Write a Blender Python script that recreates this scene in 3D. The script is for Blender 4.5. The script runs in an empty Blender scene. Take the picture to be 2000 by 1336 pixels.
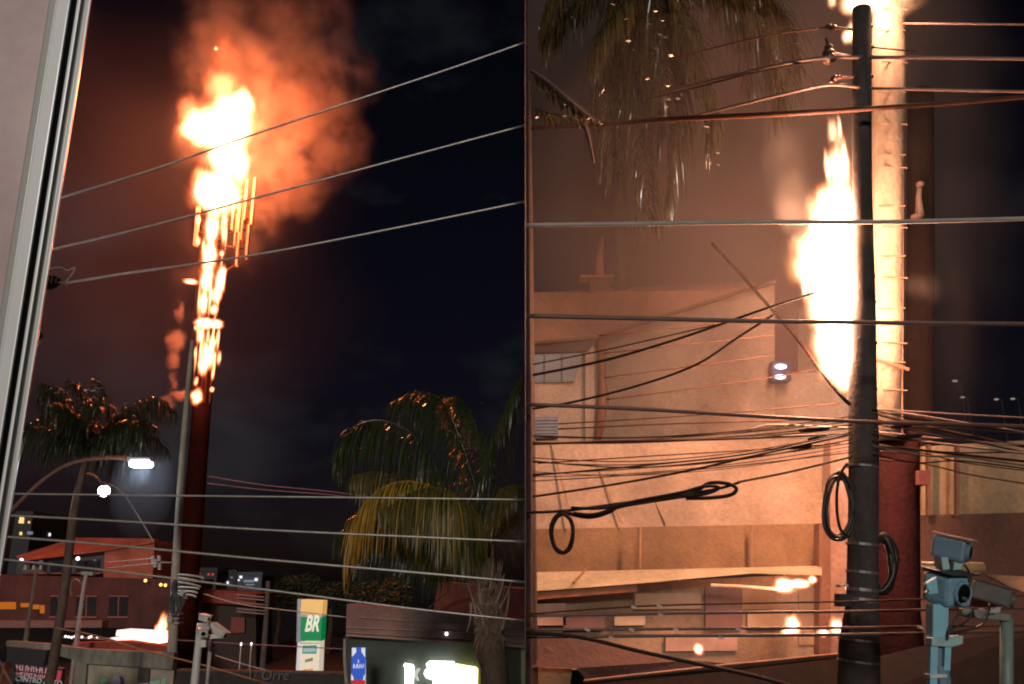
import bpy, bmesh, math, random
from mathutils import Vector, Matrix, noise as mnoise
R = math.radians
random.seed(7)
scene = bpy.context.scene
col = scene.collection

# ------------------------------------------------------------------ camera
F = 1715.0; PITCH = R(15.0); CAM = Vector((0, 0, 7.0))
cd = bpy.data.cameras.new('camera'); cam = bpy.data.objects.new('camera', cd); col.objects.link(cam)
cam.location = CAM; cam.rotation_euler = (R(90) + PITCH, 0, 0)
cd.sensor_width = 36; cd.lens = F / 2000 * 36; cd.clip_start = 0.05; cd.clip_end = 3000
scene.camera = cam

# ------------------------------------------------------------------ sky
world = bpy.data.worlds.new('World'); scene.world = world; world.use_nodes = True
wn = world.node_tree; wn.nodes.clear()
wo = wn.nodes.new('ShaderNodeOutputWorld'); bg = wn.nodes.new('ShaderNodeBackground')
sky = wn.nodes.new('ShaderNodeTexSky'); sky.sky_type = 'NISHITA'; sky.sun_disc = False
sky.sun_elevation = R(14); sky.sun_rotation = R(180)
gc = wn.nodes.new('ShaderNodeTexCoord')
nz = wn.nodes.new('ShaderNodeTexNoise'); nz.inputs['Scale'].default_value = 3.2; nz.inputs['Detail'].default_value = 5
nz.inputs['Roughness'].default_value = 0.55
mp = wn.nodes.new('ShaderNodeMapping'); mp.inputs['Scale'].default_value = (1, 1, 2.0); mp.inputs['Location'].default_value = (0.35, 0.1, 0.2)
rmp = wn.nodes.new('ShaderNodeMapRange'); rmp.inputs['From Min'].default_value = 0.50; rmp.inputs['From Max'].default_value = 0.76
rmp.inputs['To Min'].default_value = 0.0; rmp.inputs['To Max'].default_value = 1.0
mx = wn.nodes.new('ShaderNodeMix'); mx.data_type = 'RGBA'; mx.blend_type = 'ADD'; mx.inputs['Factor'].default_value = 1
mul = wn.nodes.new('ShaderNodeMix'); mul.data_type = 'RGBA'; mul.blend_type = 'MULTIPLY'; mul.inputs['Factor'].default_value = 1
mul.inputs['B'].default_value = (0.80, 0.50, 0.78, 1)
cc = wn.nodes.new('ShaderNodeMix'); cc.data_type = 'RGBA'; cc.inputs['A'].default_value = (0, 0, 0, 1); cc.inputs['B'].default_value = (9.5, 10.5, 11, 1)
L = wn.links.new
L(gc.outputs['Generated'], mp.inputs[0]); L(mp.outputs[0], nz.inputs['Vector']); L(nz.outputs['Fac'], rmp.inputs['Value'])
L(rmp.outputs[0], cc.inputs['Factor']); L(sky.outputs[0], mul.inputs['A']); L(mul.outputs['Result'], mx.inputs['A']); L(cc.outputs['Result'], mx.inputs['B'])
L(mx.outputs['Result'], bg.inputs['Color']); bg.inputs['Strength'].default_value = 0.0015; L(bg.outputs[0], wo.inputs[0])

# ------------------------------------------------------------------ sun (weak night-time key from behind the camera)
sd = bpy.data.lights.new('sun', 'SUN'); sun = bpy.data.objects.new('sun', sd); col.objects.link(sun)
sd.energy = 0.95; sd.angle = R(6); sd.color = (1.0, 0.90, 0.76); sun.rotation_euler = (R(90 - 14), 0, 0); sun.location = (0, -20, 40)

# ------------------------------------------------------------------ exposure, sampling
vs = scene.view_settings; vs.view_transform = 'Standard'; vs.look = 'None'; vs.exposure = 0; vs.gamma = 1; vs.use_curve_mapping = False
cy = scene.cycles
cy.max_bounces = 5; cy.diffuse_bounces = 2; cy.glossy_bounces = 2; cy.transmission_bounces = 4; cy.transparent_max_bounces = 8; cy.volume_bounces = 0
cy.use_denoising = True
try: cy.denoiser = 'OPENIMAGEDENOISE'
except Exception: pass
cy.sample_clamp_indirect = 4; cy.volume_step_rate = 1.0; cy.volume_max_steps = 48
cy.use_light_tree = True; cy.filter_width = 2.0

# ------------------------------------------------------------------ helpers
cp, sp = math.cos(PITCH), math.sin(PITCH)
def ray(x, y):
    u = (x - 1000) / F; v = (668 - y) / F
    return Vector((u, cp - v * sp, sp + v * cp))
def at(x, y, Y):                       # a point of the place seen at photo position (x, y), standing Y metres ahead
    r = ray(x, y); return CAM + r * (Y / r.y)
def mpp(x, y, Y): return Y / ray(x, y).y / F      # metres per photo pixel there

MATS = {}
def mat(name, colr, rough=0.6, metal=0.0, var=0.25, scale=6.0, bump=0.0, emit=None, estr=0, spec=0.5, trans=None):
    if name in MATS: return MATS[name]
    m = bpy.data.materials.new(name); m.use_nodes = True; nt = m.node_tree; b = nt.nodes['Principled BSDF']
    b.inputs['Roughness'].default_value = rough; b.inputs['Metallic'].default_value = metal
    b.inputs['Specular IOR Level'].default_value = spec
    tc = nt.nodes.new('ShaderNodeTexCoord'); n = nt.nodes.new('ShaderNodeTexNoise')
    n.inputs['Scale'].default_value = scale; n.inputs['Detail'].default_value = 6; n.inputs['Roughness'].default_value = 0.65
    nt.links.new(tc.outputs['Object'], n.inputs['Vector'])
    cr = nt.nodes.new('ShaderNodeValToRGB'); cr.color_ramp.elements[0].position = 0.3; cr.color_ramp.elements[1].position = 0.72
    lo = [c * (1 - var) for c in colr]; hi = [min(1, c * (1 + var)) for c in colr]
    cr.color_ramp.elements[0].color = (*lo, 1); cr.color_ramp.elements[1].color = (*hi, 1)
    nt.links.new(n.outputs['Fac'], cr.inputs['Fac']); nt.links.new(cr.outputs['Color'], b.inputs['Base Color'])
    if bump:
        bp = nt.nodes.new('ShaderNodeBump'); bp.inputs['Strength'].default_value = bump; bp.inputs['Distance'].default_value = 0.03
        nt.links.new(n.outputs['Fac'], bp.inputs['Height']); nt.links.new(bp.outputs[0], b.inputs['Normal'])
    if emit:
        b.inputs['Emission Color'].default_value = (*emit, 1); b.inputs['Emission Strength'].default_value = estr
    if trans:
        t = nt.nodes.new('ShaderNodeBsdfTranslucent'); nt.links.new(cr.outputs['Color'], t.inputs['Color'])
        mxs = nt.nodes.new('ShaderNodeMixShader'); mxs.inputs[0].default_value = trans
        out = nt.nodes['Material Output']
        nt.links.new(b.outputs[0], mxs.inputs[1]); nt.links.new(t.outputs[0], mxs.inputs[2]); nt.links.new(mxs.outputs[0], out.inputs['Surface'])
    MATS[name] = m; return m

def weathered(name, colr, stain, amount=0.6, sx=3.0, sz=0.5, rough=0.85):    # streaky plaster / concrete
    if name in MATS: return MATS[name]
    m = bpy.data.materials.new(name); m.use_nodes = True; nt = m.node_tree; b = nt.nodes['Principled BSDF']; b.inputs['Roughness'].default_value = rough
    tc = nt.nodes.new('ShaderNodeTexCoord'); mpn = nt.nodes.new('ShaderNodeMapping'); mpn.inputs['Scale'].default_value = (sx, sx, sz)
    n = nt.nodes.new('ShaderNodeTexNoise'); n.inputs['Scale'].default_value = 1.0; n.inputs['Detail'].default_value = 8; n.inputs['Roughness'].default_value = 0.7
    n2 = nt.nodes.new('ShaderNodeTexNoise'); n2.inputs['Scale'].default_value = 14; n2.inputs['Detail'].default_value = 4
    r = nt.nodes.new('ShaderNodeMapRange'); r.inputs['From Min'].default_value = 0.42; r.inputs['From Max'].default_value = 0.7; r.inputs['To Max'].default_value = amount
    mix = nt.nodes.new('ShaderNodeMix'); mix.data_type = 'RGBA'; mix.inputs['A'].default_value = (*colr, 1); mix.inputs['B'].default_value = (*stain, 1)
    bp = nt.nodes.new('ShaderNodeBump'); bp.inputs['Strength'].default_value = 0.5; bp.inputs['Distance'].default_value = 0.03
    n3 = nt.nodes.new('ShaderNodeTexNoise'); n3.inputs['Scale'].default_value = 0.55; n3.inputs['Detail'].default_value = 7; n3.inputs['Roughness'].default_value = 0.7
    r3 = nt.nodes.new('ShaderNodeMapRange'); r3.inputs['From Min'].default_value = 0.36; r3.inputs['From Max'].default_value = 0.66; r3.inputs['To Min'].default_value = 0.62; r3.inputs['To Max'].default_value = 1.12
    r4 = nt.nodes.new('ShaderNodeMapRange'); r4.inputs['From Min'].default_value = 0.3; r4.inputs['From Max'].default_value = 0.7; r4.inputs['To Min'].default_value = 0.84; r4.inputs['To Max'].default_value = 1.1
    mm = nt.nodes.new('ShaderNodeMath'); mm.operation = 'MULTIPLY'
    vm = nt.nodes.new('ShaderNodeVectorMath'); vm.operation = 'SCALE'
    k = nt.links.new
    k(tc.outputs['Object'], mpn.inputs[0]); k(mpn.outputs[0], n.inputs['Vector']); k(tc.outputs['Object'], n2.inputs['Vector']); k(tc.outputs['Object'], n3.inputs['Vector'])
    k(n3.outputs['Fac'], r3.inputs['Value']); k(n2.outputs['Fac'], r4.inputs['Value']); k(r3.outputs[0], mm.inputs[0]); k(r4.outputs[0], mm.inputs[1])
    k(n.outputs['Fac'], r.inputs['Value']); k(r.outputs[0], mix.inputs['Factor']); k(mix.outputs['Result'], vm.inputs[0]); k(mm.outputs[0], vm.inputs['Scale']); k(vm.outputs[0], b.inputs['Base Color'])
    k(n2.outputs['Fac'], bp.inputs['Height']); k(bp.outputs[0], b.inputs['Normal'])
    MATS[name] = m; return m

def emitter(name, colr, strength):
    if name in MATS: return MATS[name]
    m = bpy.data.materials.new(name); m.use_nodes = True; nt = m.node_tree; nt.nodes.clear()
    o = nt.nodes.new('ShaderNodeOutputMaterial'); e = nt.nodes.new('ShaderNodeEmission')
    e.inputs[0].default_value = (*colr, 1); e.inputs[1].default_value = strength; nt.links.new(e.outputs[0], o.inputs[0])
    MATS[name] = m; return m

class MB:
    def __init__(s): s.v = []; s.f = []; s.smooth = False
    def add(s, vs_, fs_):
        o = len(s.v); s.v += [tuple(v) for v in vs_]; s.f += [tuple(i + o for i in f) for f in fs_]; return s
    def hexa(s, p):                    # 8 points: bottom 4, top 4
        return s.add(p, [(3, 2, 1, 0), (4, 5, 6, 7), (0, 1, 5, 4), (1, 2, 6, 5), (2, 3, 7, 6), (3, 0, 4, 7)])
    def box(s, c, sx, sy, sz, M=None):
        c = Vector(c); p = []
        for z in (-1, 1):
            for x, y in ((-1, -1), (1, -1), (1, 1), (-1, 1)):
                d = Vector((x * sx / 2, y * sy / 2, z * sz / 2)); p.append(c + (M @ d if M else d))
        return s.hexa(p)
    def prism(s, pts, Y, depth):       # outline given by photo positions on the plane Y, extruded away from the viewer
        a = [at(x, y, Y) for x, y in pts]; n = len(a); b = [v + Vector((0, depth, 0)) for v in a]
        return s.add(a + b, [tuple(range(n)), tuple(reversed(range(n, 2 * n)))] + [(i, i + n, (i + 1) % n + n, (i + 1) % n) for i in range(n)])
    def panel(s, pts, depth):          # outline of (x, y, Y) points, extruded away from the viewer
        a = [at(*p) for p in pts]; n = len(a); b = [v + Vector((0, depth, 0)) for v in a]
        return s.add(a + b, [tuple(range(n)), tuple(reversed(range(n, 2 * n)))] + [(i, i + n, (i + 1) % n + n, (i + 1) % n) for i in range(n)])
    def tube(s, pts, rad, n=8, cap=True):
        pts = [Vector(p) for p in pts]; k = len(pts)
        if not hasattr(rad, '__len__'): rad = [rad] * k
        if len(rad) != k:
            q_ = [i * (len(rad) - 1) / (k - 1) for i in range(k)]
            rad = [rad[int(t)] + (rad[min(int(t) + 1, len(rad) - 1)] - rad[int(t)]) * (t - int(t)) for t in q_]
        up = None; o = len(s.v); vsx = []
        for i, p in enumerate(pts):
            d = (pts[min(i + 1, k - 1)] - pts[max(i - 1, 0)])
            if d.length < 1e-9: d = Vector((0, 0, 1))
            d.normalize()
            if up is None: up = Vector((0, 0, 1)) if abs(d.z) < 0.9 else Vector((0, 1, 0))
            a = d.cross(up); 
            if a.length < 1e-6: a = d.orthogonal()
            a.normalize(); b = a.cross(d).normalized(); up = b
            for j in range(n):
                t = 2 * math.pi * j / n; vsx.append(p + (a * math.cos(t) + b * math.sin(t)) * rad[i])
        fs = []
        for i in range(k - 1):
            for j in range(n):
                fs.append((i * n + j, i * n + (j + 1) % n, (i + 1) * n + (j + 1) % n, (i + 1) * n + j))
        if cap: fs.append(tuple(reversed(range(n)))); fs.append(tuple((k - 1) * n + j for j in range(n)))
        return s.add(vsx, fs)
    def ball(s, c, r, sy=1, sz=1, n=10):
        c = Vector(c); vv = []; ff = []
        for i in range(n + 1):
            th = math.pi * i / n
            for j in range(n):
                ph = 2 * math.pi * j / n
                vv.append(c + Vector((r * math.sin(th) * math.cos(ph), r * sy * math.sin(th) * math.sin(ph), r * sz * math.cos(th))))
        for i in range(n):
            for j in range(n): ff.append((i * n + j, (i + 1) * n + j, (i + 1) * n + (j + 1) % n, i * n + (j + 1) % n))
        return s.add(vv, ff)
    def build(s, name, m, parent=None, smooth=False, bevel=0):
        me = bpy.data.meshes.new(name); me.from_pydata(s.v, [], s.f); me.validate(); me.materials.append(m)
        bmm = bmesh.new(); bmm.from_mesh(me)
        bmesh.ops.recalc_face_normals(bmm, faces=bmm.faces)
        if bevel: bmesh.ops.bevel(bmm, geom=list(bmm.edges), offset=bevel, segments=2, affect='EDGES', profile=0.5, clamp_overlap=True)
        bmm.to_mesh(me); bmm.free()
        if smooth:
            for p in me.polygons: p.use_smooth = True
        o = bpy.data.objects.new(name, me); col.objects.link(o)
        if parent:
            o.parent = parent; o.matrix_parent_inverse = Matrix.Translation(-parent.location)
        return o

def tag(o, label=None, cat=None, group=None, kind=None):
    if label: o['label'] = label
    if cat: o['category'] = cat
    if group: o['group'] = group
    if kind: o['kind'] = kind
    return o
def empty(name, loc, label, cat, group=None):
    o = bpy.data.objects.new(name, None); o.location = loc; o.empty_display_size = 0.3; col.objects.link(o); return tag(o, label, cat, group)
def ground_under(x, y, Y):
    p = at(x, y, Y); return Vector((p.x, p.y, 0))

def smooth_pts(pts, sub=6):
    pts = [Vector(p) for p in pts]; n = len(pts)
    if n < 3: return [pts[0].lerp(pts[-1], i / 8) for i in range(9)]
    out = []
    for i in range(n - 1):
        p0 = pts[max(i - 1, 0)]; p1 = pts[i]; p2 = pts[i + 1]; p3 = pts[min(i + 2, n - 1)]
        for k in range(sub):
            t = k / sub
            out.append(0.5 * ((2 * p1) + (p2 - p0) * t + (2 * p0 - 5 * p1 + 4 * p2 - p3) * t * t + (3 * p1 - p0 - 3 * p2 + p3) * t ** 3))
    out.append(pts[-1]); return out
def px_line(pts, Y=None, sub=6):
    return smooth_pts([at(p[0], p[1], p[2] if len(p) > 2 else Y) for p in pts], sub)
def wire(pts, Y, wpx, m, label, group=None, name='overhead_wire', cat='wire', parent=None):
    P = px_line(pts, Y); w = mpp(pts[0][0], pts[0][1], P[0].y) * wpx / 2
    w1 = mpp(pts[-1][0], pts[-1][1], P[-1].y) * wpx / 2
    k = len(P); rad = [w + (w1 - w) * i / (k - 1) for i in range(k)]
    o = MB().tube(P, rad, 6).build(name, m, parent, smooth=True)
    if parent is None: tag(o, label, cat, group)
    return o
def ring(x, y, rx, ry, Y, th, m, name, parent, turns=1, jit=0.0, rnd=random.Random(3)):
    b = MB()
    for t in range(turns):
        jx, jy, js = rnd.uniform(-jit, jit), rnd.uniform(-jit, jit), 1 + rnd.uniform(-jit, jit) * 0.01
        ph = rnd.uniform(0, 6); wob = jit * 0.5
        pts = [at(x + jx + (rx * js + wob * math.sin(3 * a * math.pi / 14 + ph)) * math.cos(a * math.pi / 14), y + jy + (ry * js + wob * math.cos(2 * a * math.pi / 14 + ph)) * math.sin(a * math.pi / 14), Y + t * 0.02 + 0.01 * math.sin(a * 0.9 + ph)) for a in range(29)]
        b.tube(pts, th, 7, cap=False)
    return b.build(name, m, parent, smooth=True)
def text(name, body, size, m, loc, parent=None, rot=(R(90), 0, 0), extrude=0.01, shear=0.0, bold=0.0, sx=1.0, align='LEFT'):
    cu = bpy.data.curves.new(name, 'FONT'); cu.body = body; cu.size = size; cu.extrude = extrude; cu.shear = shear; cu.offset = bold; cu.align_x = align; cu.resolution_u = 3
    t = bpy.data.objects.new(name, cu); col.objects.link(t)
    dg = bpy.context.evaluated_depsgraph_get(); me = bpy.data.meshes.new_from_object(t.evaluated_get(dg))
    bpy.data.objects.remove(t); bpy.data.curves.remove(cu)
    M = Matrix.Translation(loc) @ Matrix.Rotation(rot[2], 4, 'Z') @ Matrix.Rotation(rot[1], 4, 'Y') @ Matrix.Rotation(rot[0], 4, 'X') @ Matrix.Diagonal((sx, 1, 1, 1))
    me.transform(M); me.materials.clear(); me.materials.append(m)
    o = bpy.data.objects.new(name, me); col.objects.link(o)
    if parent: o.parent = parent; o.matrix_parent_inverse = Matrix.Translation(-parent.location)
    return o
def point_light(name, loc, power, colr, radius, parent=None):
    ld = bpy.data.lights.new(name, 'POINT'); ld.energy = power; ld.color = colr; ld.shadow_soft_size = radius
    o = bpy.data.objects.new(name, ld); col.objects.link(o); o.location = loc
    if parent: o.parent = parent; o.matrix_parent_inverse = Matrix.Translation(-parent.location)
    return o

# ---- volumes
def nd(nt, t, **kw):
    n = nt.nodes.new(t)
    for k, v in kw.items(): setattr(n, k, v)
    return n
def vol_base(name):
    m = bpy.data.materials.new(name); m.use_nodes = True; nt = m.node_tree; nt.nodes.clear()
    return m, nt, nt.nodes.new('ShaderNodeOutputMaterial')
def field(nt, blobs, nscale, warp, detail=3, power=1.0, zstretch=1.0, seed=0.0):
    k = nt.links.new
    tc = nd(nt, 'ShaderNodeTexCoord')
    mpn = nd(nt, 'ShaderNodeMapping'); mpn.inputs['Scale'].default_value = (1, 1, zstretch); mpn.inputs['Location'].default_value = (seed, seed * 0.7, seed * 1.3)
    k(tc.outputs['Object'], mpn.inputs[0])
    n = nd(nt, 'ShaderNodeTexNoise'); n.inputs['Scale'].default_value = nscale; n.inputs['Detail'].default_value = detail; n.inputs['Roughness'].default_value = 0.55
    k(mpn.outputs[0], n.inputs['Vector'])
    sub = nd(nt, 'ShaderNodeVectorMath', operation='SUBTRACT'); sub.inputs[1].default_value = (0.5, 0.5, 0.5); k(n.outputs['Color'], sub.inputs[0])
    sc = nd(nt, 'ShaderNodeVectorMath', operation='SCALE'); sc.inputs['Scale'].default_value = warp; k(sub.outputs[0], sc.inputs[0])
    ad = nd(nt, 'ShaderNodeVectorMath', operation='ADD'); k(tc.outputs['Object'], ad.inputs[0]); k(sc.outputs[0], ad.inputs[1])
    acc = None
    for c, r, wgt in blobs:
        s1 = nd(nt, 'ShaderNodeVectorMath', operation='SUBTRACT'); s1.inputs[1].default_value = c; k(ad.outputs[0], s1.inputs[0])
        d1 = nd(nt, 'ShaderNodeVectorMath', operation='DIVIDE'); d1.inputs[1].default_value = r; k(s1.outputs[0], d1.inputs[0])
        ln = nd(nt, 'ShaderNodeVectorMath', operation='LENGTH'); k(d1.outputs[0], ln.inputs[0])
        mr = nd(nt, 'ShaderNodeMapRange', interpolation_type='SMOOTHSTEP'); mr.inputs['From Min'].default_value = 1.0; mr.inputs['From Max'].default_value = 0.15
        mr.inputs['To Max'].default_value = wgt; k(ln.outputs['Value'], mr.inputs['Value'])
        if acc is None: acc = mr.outputs[0]
        else:
            a = nd(nt, 'ShaderNodeMath', operation='MAXIMUM'); k(acc, a.inputs[0]); k(mr.outputs[0], a.inputs[1]); acc = a.outputs[0]
    return acc, n
def flame_shader(nt, out, acc, strength, lo, hi, power=1.6, smoke=0.0):
    k = nt.links.new
    pw = nd(nt, 'ShaderNodeMath', operation='POWER'); pw.inputs[1].default_value = power; k(acc, pw.inputs[0])
    ml = nd(nt, 'ShaderNodeMath', operation='MULTIPLY'); ml.inputs[1].default_value = strength; k(pw.outputs[0], ml.inputs[0])
    cr = nd(nt, 'ShaderNodeValToRGB'); cr.color_ramp.elements[0].color = (*lo, 1); cr.color_ramp.elements[1].color = (*hi, 1)
    cr.color_ramp.elements[0].position = 0.05; cr.color_ramp.elements[1].position = 0.85; k(acc, cr.inputs[0])
    e = nd(nt, 'ShaderNodeEmission'); k(cr.outputs[0], e.inputs[0]); k(ml.outputs[0], e.inputs[1])
    k(e.outputs[0], out.inputs['Volume'])
def domain(name, blobs, origin, m, parent=None, grow=1.25, clip=None):
    bm = bmesh.new()
    for c, r, w in blobs:
        for i in range(7):
            th = math.pi * i / 6
            for j in range(10):
                ph = 2 * math.pi * j / 10
                bm.verts.new((c[0] + r[0] * grow * math.sin(th) * math.cos(ph), c[1] + r[1] * grow * math.sin(th) * math.sin(ph), c[2] + r[2] * grow * math.cos(th)))
    bmesh.ops.remove_doubles(bm, verts=bm.verts, dist=1e-4)
    ret = bmesh.ops.convex_hull(bm, input=bm.verts)
    bmesh.ops.delete(bm, geom=[v for v in bm.verts if not v.link_faces], context='VERTS')
    if clip:
        bmesh.ops.bisect_plane(bm, geom=bm.verts[:] + bm.edges[:] + bm.faces[:], plane_co=Vector(clip[0]) - Vector(origin), plane_no=clip[1], clear_inner=True)
        bmesh.ops.holes_fill(bm, edges=[e for e in bm.edges if len(e.link_faces) == 1])
    bmesh.ops.recalc_face_normals(bm, faces=bm.faces)
    me = bpy.data.meshes.new(name); bm.to_mesh(me); bm.free(); me.materials.append(m)
    o = bpy.data.objects.new(name, me); col.objects.link(o); o.location = origin
    if parent: o.parent = parent; o.matrix_parent_inverse = Matrix.Translation(-parent.location)
    return o
def px_blobs(lst, Y, origin, ydepth=None):
    out = []
    for b in lst:
        x, y, rx, ry = b[:4]; w = b[4] if len(b) > 4 else 1.0; dy = b[5] if len(b) > 5 else 0
        p = at(x, y, Y + dy) - Vector(origin); s = mpp(x, y, Y)
        out.append((tuple(p), (rx * s, (ydepth or rx) * s, ry * s), w))
    return out

# common materials
CABLE = mat('black_cable', (0.020, 0.018, 0.018), 0.45, var=0.2)
ALUW = mat('weathered_aluminium_wire', (0.52, 0.50, 0.48), 0.38, metal=0.45, var=0.25, scale=9)
CONC = weathered('grey_concrete', (0.36, 0.33, 0.28), (0.14, 0.13, 0.10), 0.6)
DARKCONC = weathered('backlit_dark_concrete', (0.075, 0.062, 0.062), (0.03, 0.025, 0.025), 0.7, 4, 0.4)  # dark colour stands in for the pole's backlit shade
BLACK = mat('flat_black', (0.012, 0.012, 0.013), 0.6)
STEEL = mat('galvanised_steel', (0.36, 0.36, 0.37), 0.4, metal=0.7)
RUST = mat('rusty_steel', (0.22, 0.11, 0.08), 0.6, metal=0.3)
WHITEP = mat('white_paint', (0.74, 0.73, 0.72), 0.4, var=0.08)
FIREC = (1.0, 0.155, 0.036); FIREW = (1.0, 0.50, 0.235)

# ------------------------------------------------------------------ the ground and the added panel parting the two views and their firelight
g = MB().add([(-600, -30, 0), (600, -30, 0), (600, 1500, 0), (-600, 1500, 0)], [(0, 1, 2, 3)]).build('ground', mat('wet_asphalt', (0.045, 0.043, 0.042), 0.45, scale=1.5, bump=0.2))
tag(g, 'dark wet asphalt ground of the street', None, kind='structure')
EDGE = 1026.0
na = ray(EDGE, 0).cross(ray(EDGE, 1336)); na.normalize()
if na.x < 0: na = -na
def on_edge(Y, z): return Vector((-(na.y * Y + na.z * (z - CAM.z)) / na.x, Y, z))
pm = MB(); prof = [(1.4, 0.0), (1.4, 8.5), (75, 66), (75, 0.0)]
def half(Y): return 0.0005 + 0.0006 * (Y - 1.4)
aa = [on_edge(*p) - Vector((half(p[0]), 0, 0)) for p in prof]; bb = [on_edge(*p) + Vector((half(p[0]), 0, 0)) for p in prof]
pm.add(aa + bb, [(0, 1, 2, 3), (7, 6, 5, 4), (0, 4, 5, 1), (1, 5, 6, 2), (2, 6, 7, 3), (3, 7, 4, 0)])
tag(pm.build('added_partition', BLACK), 'thin added black panel between the red night view and the orange one', 'panel')
def edge_x(Y, z=None): return EDGE

# ------------------------------------------------------------------ WINDOW beside the viewer (left)
WY = 0.9
def wband(top, bot, Y, depth, m, name, parent):
    # top, bot = (x0, x1) photo positions at y=-40 and y=1400
    b = MB(); a = [at(x, y, Y) for x, y in ((top[0], -40), (top[1], -40), (bot[1], 1400), (bot[0], 1400))]
    d = at(178, 600, Y) - CAM; d.z = 0; d = d.normalized() * depth          # the sash stands turned, its depth runs away from the viewer
    b.add(a + [v + d for v in a], [(0, 1, 2, 3), (7, 6, 5, 4), (0, 4, 5, 1), (1, 5, 6, 2), (2, 6, 7, 3), (3, 7, 4, 0)])
    return b.build(name, m, parent, bevel=0.0015)
win = empty('window', at(60, 668, WY), 'open aluminium window sash with black gasket at left edge', 'window')
def fx(x0, x1):     # x at y=0 -> (x at y=-40, x at y=1400), along the sash's own tilt
    sl = 0.158
    return (x0 + 40 * sl, x1 + 40 * sl), (x0 - 1400 * sl, x1 - 1400 * sl)
ALU = mat('white_aluminium', (0.62, 0.63, 0.63), 0.35, metal=0.15, var=0.06, scale=3)
ALU2 = mat('grey_aluminium', (0.30, 0.30, 0.28), 0.42, metal=0.2, var=0.1, scale=3)
for nm, x0, x1, yy, dp, mm in (('pane', -300, 99, 0.935, 0.006, None), ('stile', 96, 112, 0.91, 0.04, 'g'), ('stile', 111, 137, 0.885, 0.06, 'w'), ('gasket', 136.5, 151, 0.905, 0.035, 'k'), ('outer_frame', 151, 158, 0.89, 0.03, 'w'), ('outer_frame', 157.5, 171, 0.9, 0.02, 'g'), ('outer_frame', 170.5, 178, 0.885, 0.022, 'w')):
    t, b = fx(x0, x1)
    if mm is None:
        mm_ = mat('pink_reflection_film', (0.42, 0.32, 0.325), 0.35, var=0.3, scale=4, spec=0.6)  # pinkish reflection on the pane put into its colour
    else: mm_ = {'g': ALU2, 'w': ALU, 'k': mat('black_rubber', (0.012, 0.014, 0.022), 0.5)}[mm]
    wband(t, b, yy, dp, mm_, nm, win)
# the room's own ceiling lamp behind the viewer, which lights the sash
rl = empty('ceiling_lamp', (-0.35, -0.9, 8.3), 'small white ceiling lamp inside the room behind the window', 'lamp')
MB().ball((-0.35, -0.9, 8.3), 0.09).build('globe', emitter('lamp_globe', (1, 0.93, 0.82), 4), rl, smooth=True)
MB().tube([(-0.35, -0.9, 8.38), (-0.35, -0.9, 8.75)], 0.012, 8).build('stem', WHITEP, rl)
point_light('bulb', (-0.33, -0.72, 8.25), 44, (1, 0.96, 0.92), 0.1, rl)

# ------------------------------------------------------------------ BURNING TOWER (left view)
TY = 70.0
tb = at(374, 1100, TY); tx = tb.x; tt = at(440, 195, TY); ttz = tt.z
S = mpp(390, 900, TY)
tower = empty('telecom_tower', (tx, TY, 0), 'tall slender telecom tower burning from its top down the shaft', 'tower')
sh = MB(); P = []; rr = []
for i in range(13):
    z = ttz * i / 12; P.append((tx + (tt.x - tx) * i / 12, TY, z)); rr.append(0.80 - 0.12 * i / 12)
sh.tube(P, rr, 16).build('shaft', weathered('red_brown_shaft', (0.024, 0.003, 0.003), (0.008, 0.003, 0.003), 0.6, 1.5, 0.1), tower, smooth=True)
def tower_at(z, dx, dy=-1.0): 
    f = z / ttz; return Vector((tx + (tt.x - tx) * f + dx * (0.80 - 0.12 * f), TY + dy * (0.80 - 0.12 * f) - 0.05, z))
SOOT = mat('sooty_steel', (0.035, 0.014, 0.012), 0.6, metal=0.2, spec=0.2)
for dx in (-1.25, -0.75, -0.3, 0.2, 0.65, 1.2):
    MB().tube([tower_at(20.5 + (ttz - 21.5) * i / 14, dx) for i in range(15)], 0.075, 6).build('feeder_cable', SOOT, tower)
for i in range(46):
    z = 24 + i * (ttz - 25) / 46
    MB().tube([tower_at(z, -1.2, -1.08), tower_at(z, 1.2, -1.08)], 0.055, 5).build('rung', SOOT, tower)
# antenna cluster on the right and left of the upper shaft
def antenna(x, y0, y1, wpx, Y, m=SOOT):
    b = MB(); s = mpp(x, y0, Y); p0 = at(x, y0, Y); p1 = at(x - (y1 - y0) * 0.09, y1, Y)
    b.hexa([p1 + Vector((dx * wpx * s / 2, dy * 0.2, 0)) for dx, dy in ((-1, -1), (1, -1), (1, 1), (-1, 1))] + [p0 + Vector((dx * wpx * s / 2, dy * 0.2, 0)) for dx, dy in ((-1, -1), (1, -1), (1, 1), (-1, 1))])
    return b.build('antenna', m, tower)
PALEA = mat('scorched_antenna_shell', (0.42, 0.28, 0.22), 0.6)
for a in ((499, 348, 440, 5), (484, 352, 430, 5), (470, 395, 455, 6), (458, 398, 450, 4), (388, 405, 480, 6), (444, 395, 440, 6), (487, 440, 505, 4), (468, 455, 520, 4), (478, 395, 470, 3), (464, 420, 480, 3)):
    antenna(a[0], a[1], a[2], a[3], TY - 1.6, PALEA)
for (x0, y0, x1, y1) in ((440, 402, 500, 378), (438, 432, 492, 428), (440, 458, 486, 448), (385, 420, 430, 418), (384, 455, 420, 456), (448, 390, 480, 375), (436, 480, 474, 486), (450, 410, 462, 450), (474, 410, 484, 450), (440, 530, 462, 516)):
    MB().tube([at(x0, y0, TY - 1.5), at(x1, y1, TY - 1.5)], 0.09, 5).build('strut', SOOT, tower)

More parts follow.
